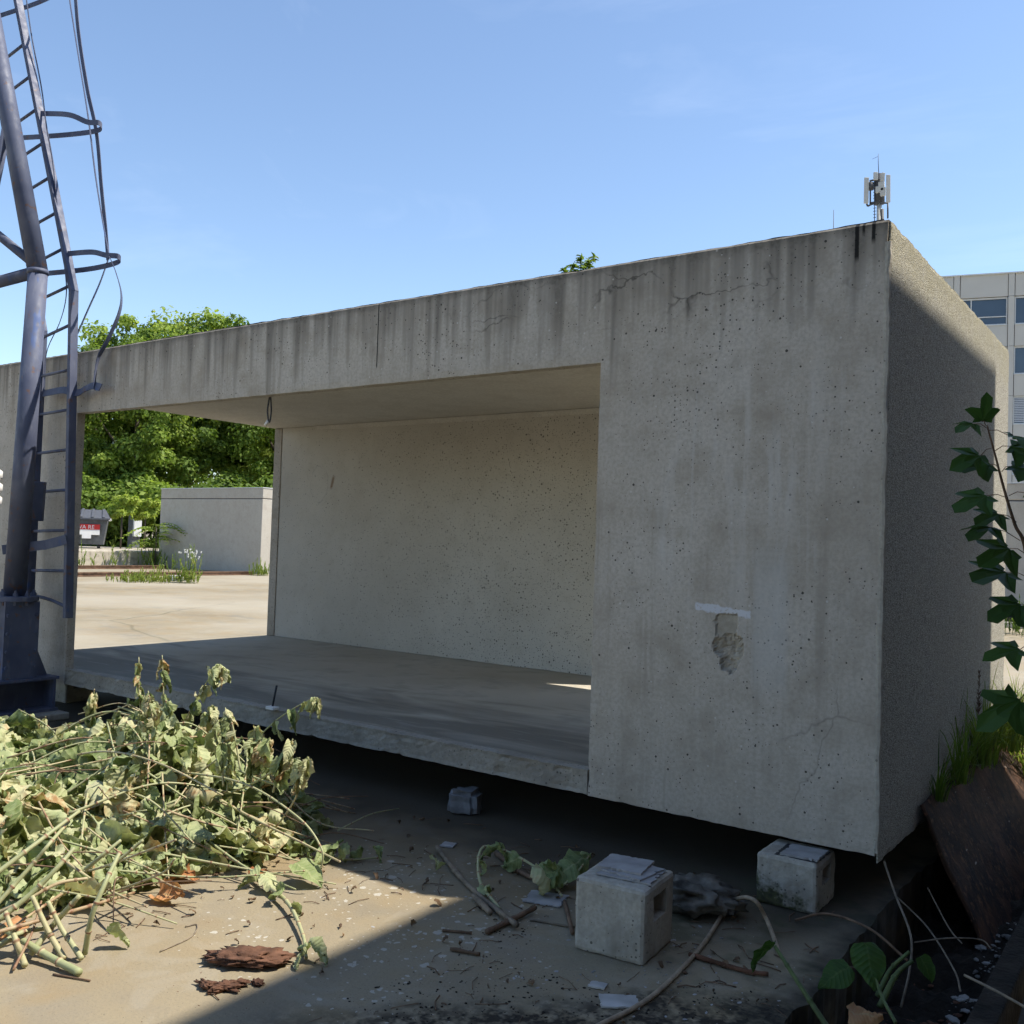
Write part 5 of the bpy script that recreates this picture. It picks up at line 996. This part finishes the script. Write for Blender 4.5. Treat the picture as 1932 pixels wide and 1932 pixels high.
# dumpster on the dock
dc = gp(158, 1034, 0.64); dd = (dc - CAM); dl = dc; bn = thing('dumpster', 'grey metal dumpster with ribbed lid and red sign on the dock', 'dumpster', (dl.x, dl.y, 0.64)); bn.rotation_euler.z = 0.98
def bput(name, mb, m, bev=0, par=None): mb.off = Vector((0, 0, 0)); me = mb.mesh(name, m); o = link(bpy.data.objects.new(name, me), par or bn); return o
bd = MB(); X1 = 0.95; bd.add([(-1.7, -0.6, 0.18), (X1 - 0.15, -0.6, 0.18), (X1 - 0.15, 0.6, 0.18), (-1.7, 0.6, 0.18), (-1.9, -0.75, 1.3), (X1, -0.75, 1.3), (X1, 0.75, 1.3), (-1.9, 0.75, 1.3)], [(0, 3, 2, 1), (4, 5, 6, 7), (0, 1, 5, 4), (1, 2, 6, 5), (2, 3, 7, 6), (3, 0, 4, 7)]); bput('body', bd, M['binbody'])
bput('rim', MB().box((-1.95, -0.80, 1.22), (X1 + 0.05, -0.752, 1.32)), M['binlid'])
lid = MB(); lid.add([(-2.0, -0.9, 1.34), (X1 + 0.12, -0.9, 1.34), (X1 - 0.12, 0.2, 1.72), (-1.8, 0.2, 1.72), (X1 + 0.1, 0.85, 1.34), (-1.95, 0.85, 1.34), (-2.0, -0.9, 1.28), (X1 + 0.12, -0.9, 1.28)], [(0, 1, 2, 3), (3, 2, 4, 5), (6, 7, 1, 0)]); lido = bput('lid', lid, M['binlid'])
for i in range(7):
    x = -1.9 + 0.45 * i; rb2 = MB(); rb2.strap([Vector((x, -0.9, 1.365)), Vector((x * 0.92, 0.2, 1.745))], (1, 0, 0), 0.10, 0.05); bput('lid_rib', rb2, M['binlid'])
for x in (-1.5, X1 - 0.35):
    for y in (-0.45, 0.45): bput('wheel', MB().tube([(x - 0.04, y, 0.09), (x + 0.04, y, 0.09)], 0.09, 12), M['dark'])
bput('sign', MB().box((-0.75, -0.78, 0.60), (0.66, -0.772, 1.06)), M['white']); bput('sign_panel', MB().box((-0.75, -0.79, 0.83), (0.66, -0.781, 1.06)), M['red']); bput('label', MB().box((-0.05, -0.79, 0.44), (0.32, -0.782, 0.66)), M['white'])
fc = bpy.data.curves.new('lettering', 'FONT'); fc.body = 'WA RE'; fc.size = 0.24; fc.extrude = 0.002; ft_ = bpy.data.objects.new('tmp', fc); COL.objects.link(ft_); lme = bpy.data.meshes.new_from_object(ft_.evaluated_get(bpy.context.evaluated_depsgraph_get())); bpy.data.objects.remove(ft_); lme.materials.clear(); lme.materials.append(M['white'])
fo = link(bpy.data.objects.new('lettering', lme), bn); fo.location = (-0.30, -0.794, 0.86); fo.rotation_euler = (math.pi / 2, 0, 0)
bput('hook', MB().tube([(X1 + 0.06, -0.7, 1.25), (X1 + 0.16, -0.7, 1.3)], 0.05, 8), M['white'])
# small cabinet far behind
cb2 = dp(258, 962, 47); ct = thing('utility_cabinet', 'small green and white cabinet among the bushes', 'cabinet', (cb2.x, cb2.y, 0.64)); MB().box((cb2.x - 0.35, cb2.y - 0.2, 0.64), (cb2.x + 0.05, cb2.y + 0.2, cb2.z + 0.24)).build('body', M['binbody'], ct); MB().box((cb2.x + 0.051, cb2.y - 0.2, 1.2), (cb2.x + 0.17, cb2.y + 0.2, cb2.z + 0.20)).build('door', M['alu'], ct)
# fern-leaved shrub before the dock
ail = gp(275, 1070); ai = thing('ailanthus_shrub', 'fern leaved green shrub before the dock edge', 'shrub', (ail.x + 0.6, ail.y, 0)); ar = random.Random(3); A0 = Vector((ail.x + 0.6, ail.y, 0))
MB().tube([A0, A0 + Vector((0.05, 0, 0.9)), A0 + Vector((0, 0, 1.7))], [0.04, 0.03, 0.02], 7).build('trunk', M['trunk'], ai, True)
for k in range(26):
    a = ar.uniform(0, 6.28); z0 = ar.uniform(0.9, 1.75); L = ar.uniform(0.8, 1.35); d = Vector((math.cos(a), math.sin(a), 0)); s_ = Vector((-d.y, d.x, 0)); b = MB(); p0 = A0 + Vector((0, 0, z0)); pts = [p0 + d * L * t_ + Vector((0, 0, L * (0.55 * t_ - 0.75 * t_ * t_))) for t_ in [i / 9 for i in range(10)]]
    b.tube(pts, 0.008, 4, tint=0.5)
    for i in range(2, 10):
        for sg in (-1, 1):
            q = pts[i]; e = q + (s_ * sg * 0.9 + d * 0.35 + Vector((0, 0, -0.25))).normalized() * 0.24; w_ = d * 0.045; b.add([q, q.lerp(e, 0.4) + w_, e, q.lerp(e, 0.4) - w_], [(0, 1, 2), (0, 2, 3)], ar.uniform(0.5, 1.0))
    b.build('frond', M['crown'], ai)
# weeds by the rails and walls
def weed(label, px, py, n, h, sp, tints, flower=False, w_=0.02):
    g = gp(px, py); t = thing('weed_clump', label, 'weeds', (g.x, g.y, 0)); b = MB()
    for i in range(n):
        a = gr.uniform(0, 6.28); r_ = sp * gr.random() ** 0.8; x, y = g.x + r_ * math.cos(a), g.y + r_ * math.sin(a); hh = h * (0.25 + 0.95 * gr.random() ** 1.6) * (1.25 - 0.6 * (r_ / sp))
        lx, ly = gr.gauss(0, .12) * h, gr.gauss(0, .12) * h; b.tube([(x, y, 0), (x + lx * 0.4, y + ly * 0.4, hh * 0.6), (x + lx, y + ly, hh)], 0.005, 4, tint=gr.uniform(*tints))
        for k in range(11):
            tq = gr.uniform(0.1, 0.98); blade(b, gr, (x + lx * tq, y + ly * tq, hh * tq), (0.16 * h + 0.05) * gr.uniform(0.6, 1.3), w_ * 0.7, gr.uniform(0, 6.28), gr.uniform(0.2, 2.4), gr.uniform(*tints))
    b.build('foliage', M['grass'], t)
    if flower:
        f = MB()
        for i in range(26):
            a = gr.uniform(0, 6.28); r_ = sp * gr.random(); c = Vector((g.x + r_ * math.cos(a), g.y + r_ * math.sin(a), h * gr.uniform(0.8, 1.15))); f.tube([c, c + Vector((0, 0, 0.05))], [0.014, 0.026], 6)
        f.build('flower_heads', M['white'], t)
weed('tall weeds with pale flower heads before the pale module', 357, 1100, 40, 0.85, 0.40, (0.45, 0.95), True)
weed('dense short yellow green weeds along the near rail', 300, 1098, 70, 0.36, 1.0, (0.55, 1.0))
weed('low reddish grass patch left of the flowering weeds', 262, 1098, 90, 0.30, 0.9, (0.75, 1.0))
weed('sparse upright weeds between the rails', 330, 1076, 18, 0.6, 0.9, (0.4, 0.85))
weed('dark green weed at the foot of the pale module', 424, 1074, 40, 0.62, 0.5, (0.0, 0.35))
weed('yellow weed at the right corner of the pale module', 493, 1086, 46, 0.55, 0.45, (0.55, 0.95))
weed('tall thin weeds before the dock edge', 198, 1072, 9, 1.1, 0.7, (0.5, 0.9))
weed('weeds against the dock edge beside the mast ladder', 153, 1073, 9, 1.0, 0.4, (0.5, 0.9))
weed('tall weeds between dock and pale module', 285, 1071, 30, 1.3, 0.5, (0.4, 0.8))
weed('dark planting in front of the white module at right', 1915, 1196, 60, 0.6, 1.0, (0.0, 0.4))
g = gp(338, 1096); sheet('litter_bag', 'crumpled white litter beside the flowering weeds', 'litter', (g.x, g.y, 0.0), 0.5, 0.35, 0.16, 0.3, M['white'], 77)

# ------------------------------------------------------------------ office building at the right, antenna on its roof
FU = Vector((0.966, 0.257, 0)).normalized(); FN = Vector((0.257, -0.966, 0)).normalized(); FO = Vector((-8.78, 62.05, 0))
bld = thing('office_building', 'grey panelled office block behind the module at right', 'building', (FO.x, FO.y, 0)); bld.rotation_euler.z = math.atan2(FU.y, FU.x)
def bl(name, m, par=None, share=None, **kw):
    mb = kw['mb']; me = mb.mesh(name, m); return link(bpy.data.objects.new(name, me), par or bld)
BP, SH_, RZ = 3.12, 3.14, 19.42
NB0, NB1 = -7, 5
core = MB().box((NB0 * BP, 0.30, 0.0), (NB1 * BP, 14.0, RZ - 0.05)); bl('core', M['joint'], mb=core)
win0 = None; pan = MB().box((0.012, 0.0, 0.0), (BP - 0.40, 0.28, 1.37)).mesh('spandrel_panel', M['facade']); pil = MB().box((-0.17, -0.05, 0.0), (0.17, 0.28, SH_ - 0.02)).mesh('pilaster_panel', M['facade']); par_ = MB().box((0.012, 0.0, 0.0), (BP - 0.40, 0.28, 1.42)).mesh('parapet_panel', M['facade']); ppl = MB().box((-0.17, -0.05, 0), (0.17, 0.28, 1.42)).mesh('parapet_panel', M['facade'])
def inst(name, me, loc, par): o = bpy.data.objects.new(name, me); COL.objects.link(o); o.parent = par; o.location = loc; return o
fw_, fh_ = BP - 0.40, SH_ - 1.39
fr = MB(); 
for a in ((0, 0, 0.07, fh_), (fw_ - 0.07, 0, fw_, fh_), (0.07, 0, fw_ - 0.07, 0.07), (0.07, fh_ - 0.10, fw_ - 0.07, fh_), (0.62, 0.07, 0.68, fh_ - 0.1), (0.68, 0.50, fw_ - 0.07, 0.56)): fr.box((a[0], 0.10, a[1]), (a[2], 0.18, a[3]))
frm = fr.mesh('frame', M['alu']); glm = MB().box((0.07, 0.19, 0.07), (fw_ - 0.07, 0.20, fh_ - 0.1)).mesh('pane', M['glass'])
bmh = MB()
for k in range(15): bmh.box((0.08, 0.11, 0.14 + k * 0.108), (fw_ - 0.08, 0.165, 0.14 + k * 0.108 + 0.07))
blm = bmh.mesh('blind', M['blind']); sil = MB().box((0, -0.04, -0.05), (fw_, 0.16, -0.005)).mesh('sill', M['alu'])
z_tops = [RZ - 1.45 - k * SH_ for k in range(6)]
for i in range(NB0, NB1):
    x = i * BP; inst('parapet_panel', par_, (x + 0.20, 0, RZ - 1.42), bld); inst('parapet_panel', ppl, (x, 0, RZ - 1.42), bld)
    for k, zt_ in enumerate(z_tops):
        inst('pilaster_panel', pil, (x, 0, zt_ - SH_ + 0.02), bld)
        w_ = inst('window', frm, (x + 0.20, 0, zt_ - fh_), bld); inst('pane', glm, (0, 0, 0), w_); inst('sill', sil, (0, 0, 0), w_)
        if k in (2, 3) or (k == 4): inst('blind', blm, (0, 0, 0), w_)
        inst('spandrel_panel', pan, (x + 0.20, 0, zt_ - SH_ + 0.01), bld)
bl('coping', M['alu'], mb=MB().box((NB0 * BP - 0.1, -0.10, RZ), (NB1 * BP + 0.1, 14.1, RZ + 0.08)))
for x in (-0.2, -1.5): bl('roof_vent', M['alu'], mb=MB().box((x - 0.5, 0.6, RZ + 0.081), (x + 0.4, 1.4, RZ + 0.25)))
for x in (1.9, 2.4): bl('roof_pipe', M['dark'], mb=MB().tube([(x, 0.8, RZ + 0.081), (x, 0.8, RZ + 0.45)], 0.06, 8))
# antenna mast on the roof
an = thing('antenna_mast', 'cell antenna mast with white panels rising over the module corner', 'antenna', Vector((-15.65, 61.5, RZ + 0.08)))
AD = (Vector((-15.65, 61.5, 0)) - CAM); AD.z = 0; ad = AD.dot(CF) / 1.0
def ap(x, y, dy=0.0): return at(x, y, 1, 61.5 + dy)
base = ap(1659, 470); base.z = RZ + 0.08
G_ = M['mastgrey']; Dk = M['dcable']
MB().tube([base, ap(1659, 380)], 0.16, 12).build('pole', G_, an, True); MB().tube([ap(1664, 470), ap(1664, 395)], 0.13, 10).build('cable_bundle', Dk, an, True)
MB().tube([ap(1659, 385), ap(1659, 330)], 0.34, 12).build('equipment_stack', Dk, an, True)
for x0, y0, x1, y1, wd in ((1635, 335, 1634, 384, 0.30), (1676, 330, 1676, 382, 0.26), (1652, 325, 1652, 340, 0.28), (1667, 326, 1664, 342, 0.22)):
    a, c = ap(x0, y0, -0.6), ap(x1, y1, -0.6); MB().strap([a, c], CR, wd, 0.14).build('antenna_panel', G_, an, bevel=0.03)
for x0, y0, x1, y1 in ((1642, 341, 1660, 338), (1642, 383, 1660, 380), (1642, 340, 1642, 385), (1660, 383, 1676, 383), (1675, 383, 1675, 412), (1635, 384, 1637, 389), (1637, 389, 1650, 383)):
    MB().tube([ap(x0, y0, -0.3), ap(x1, y1, -0.3)], 0.06, 6).build('bracket', Dk, an, True)
MB().tube([ap(1650, 340, -0.3), ap(1650, 470, -0.3)], 0.03, 6).build('climbing_rail', Dk, an, True)
for k in range(12): MB().tube([ap(1647.5, 345 + k * 6, -0.3), ap(1653, 344 + k * 6, -0.3)], 0.022, 5).build('step', Dk, an)
for q, s_ in (((1663, 352), 0.32), ((1666, 362), 0.28), ((1656, 358), 0.22)):
    c = ap(*q, -0.6); MB().box(c - Vector((s_ * .6, .1, s_)), c + Vector((s_ * .6, .1, s_))).build('radio_unit', G_, an, bevel=0.04)
MB().tube([ap(1658, 330), ap(1657, 306), ap(1657, 290)], [0.03, 0.022, 0.015], 6).build('whip', Dk, an, True); MB().tube([ap(1657, 295), ap(1646, 300)], 0.012, 5).build('whip', Dk, an, True)
MB().tube([ap(1643, 345, -.4), ap(1643, 358, -.4)], 0.2, 8).build('radio_unit', Dk, an, True)
rod = ap(1573, 470); rod.z = RZ + 0.08; tag(MB().tube([rod, ap(1573, 396)], [0.05, 0.02], 6).build('lightning_rod', M['dcable'], None, True), 'thin lightning rod above the module roof left of the antenna', 'rod')

# ------------------------------------------------------------------ tall building right of the view that casts the shade
nb = thing('neighbour_building', 'tall rendered building right of the module casting its shadow', 'building', (3.0, -3, 0))
HB = 2.72 + 3.0 * 1.876; MB().box((3.0, -16, 0.0), (16.0, 2.58 + 0.685 * 3.0, HB)).build('wall', M['brick'], nb)
wmesh = MB().box((-0.03, -0.6, 0), (0.04, 0.6, 1.4)).mesh('window', M['glass']); wsill = MB().box((-0.10, -0.66, -0.06), (0.04, 0.66, -0.004)).mesh('sill', M['alu'])
for k in range(2):
    for y in (-13, -10.5, -8, -5.5, -3, -0.5, 2): o = inst('window', wmesh, (0.0, y + 3, 4.2 + 2.6 * k - 1.0), nb); inst('sill', wsill, (0, 0, 0), o)
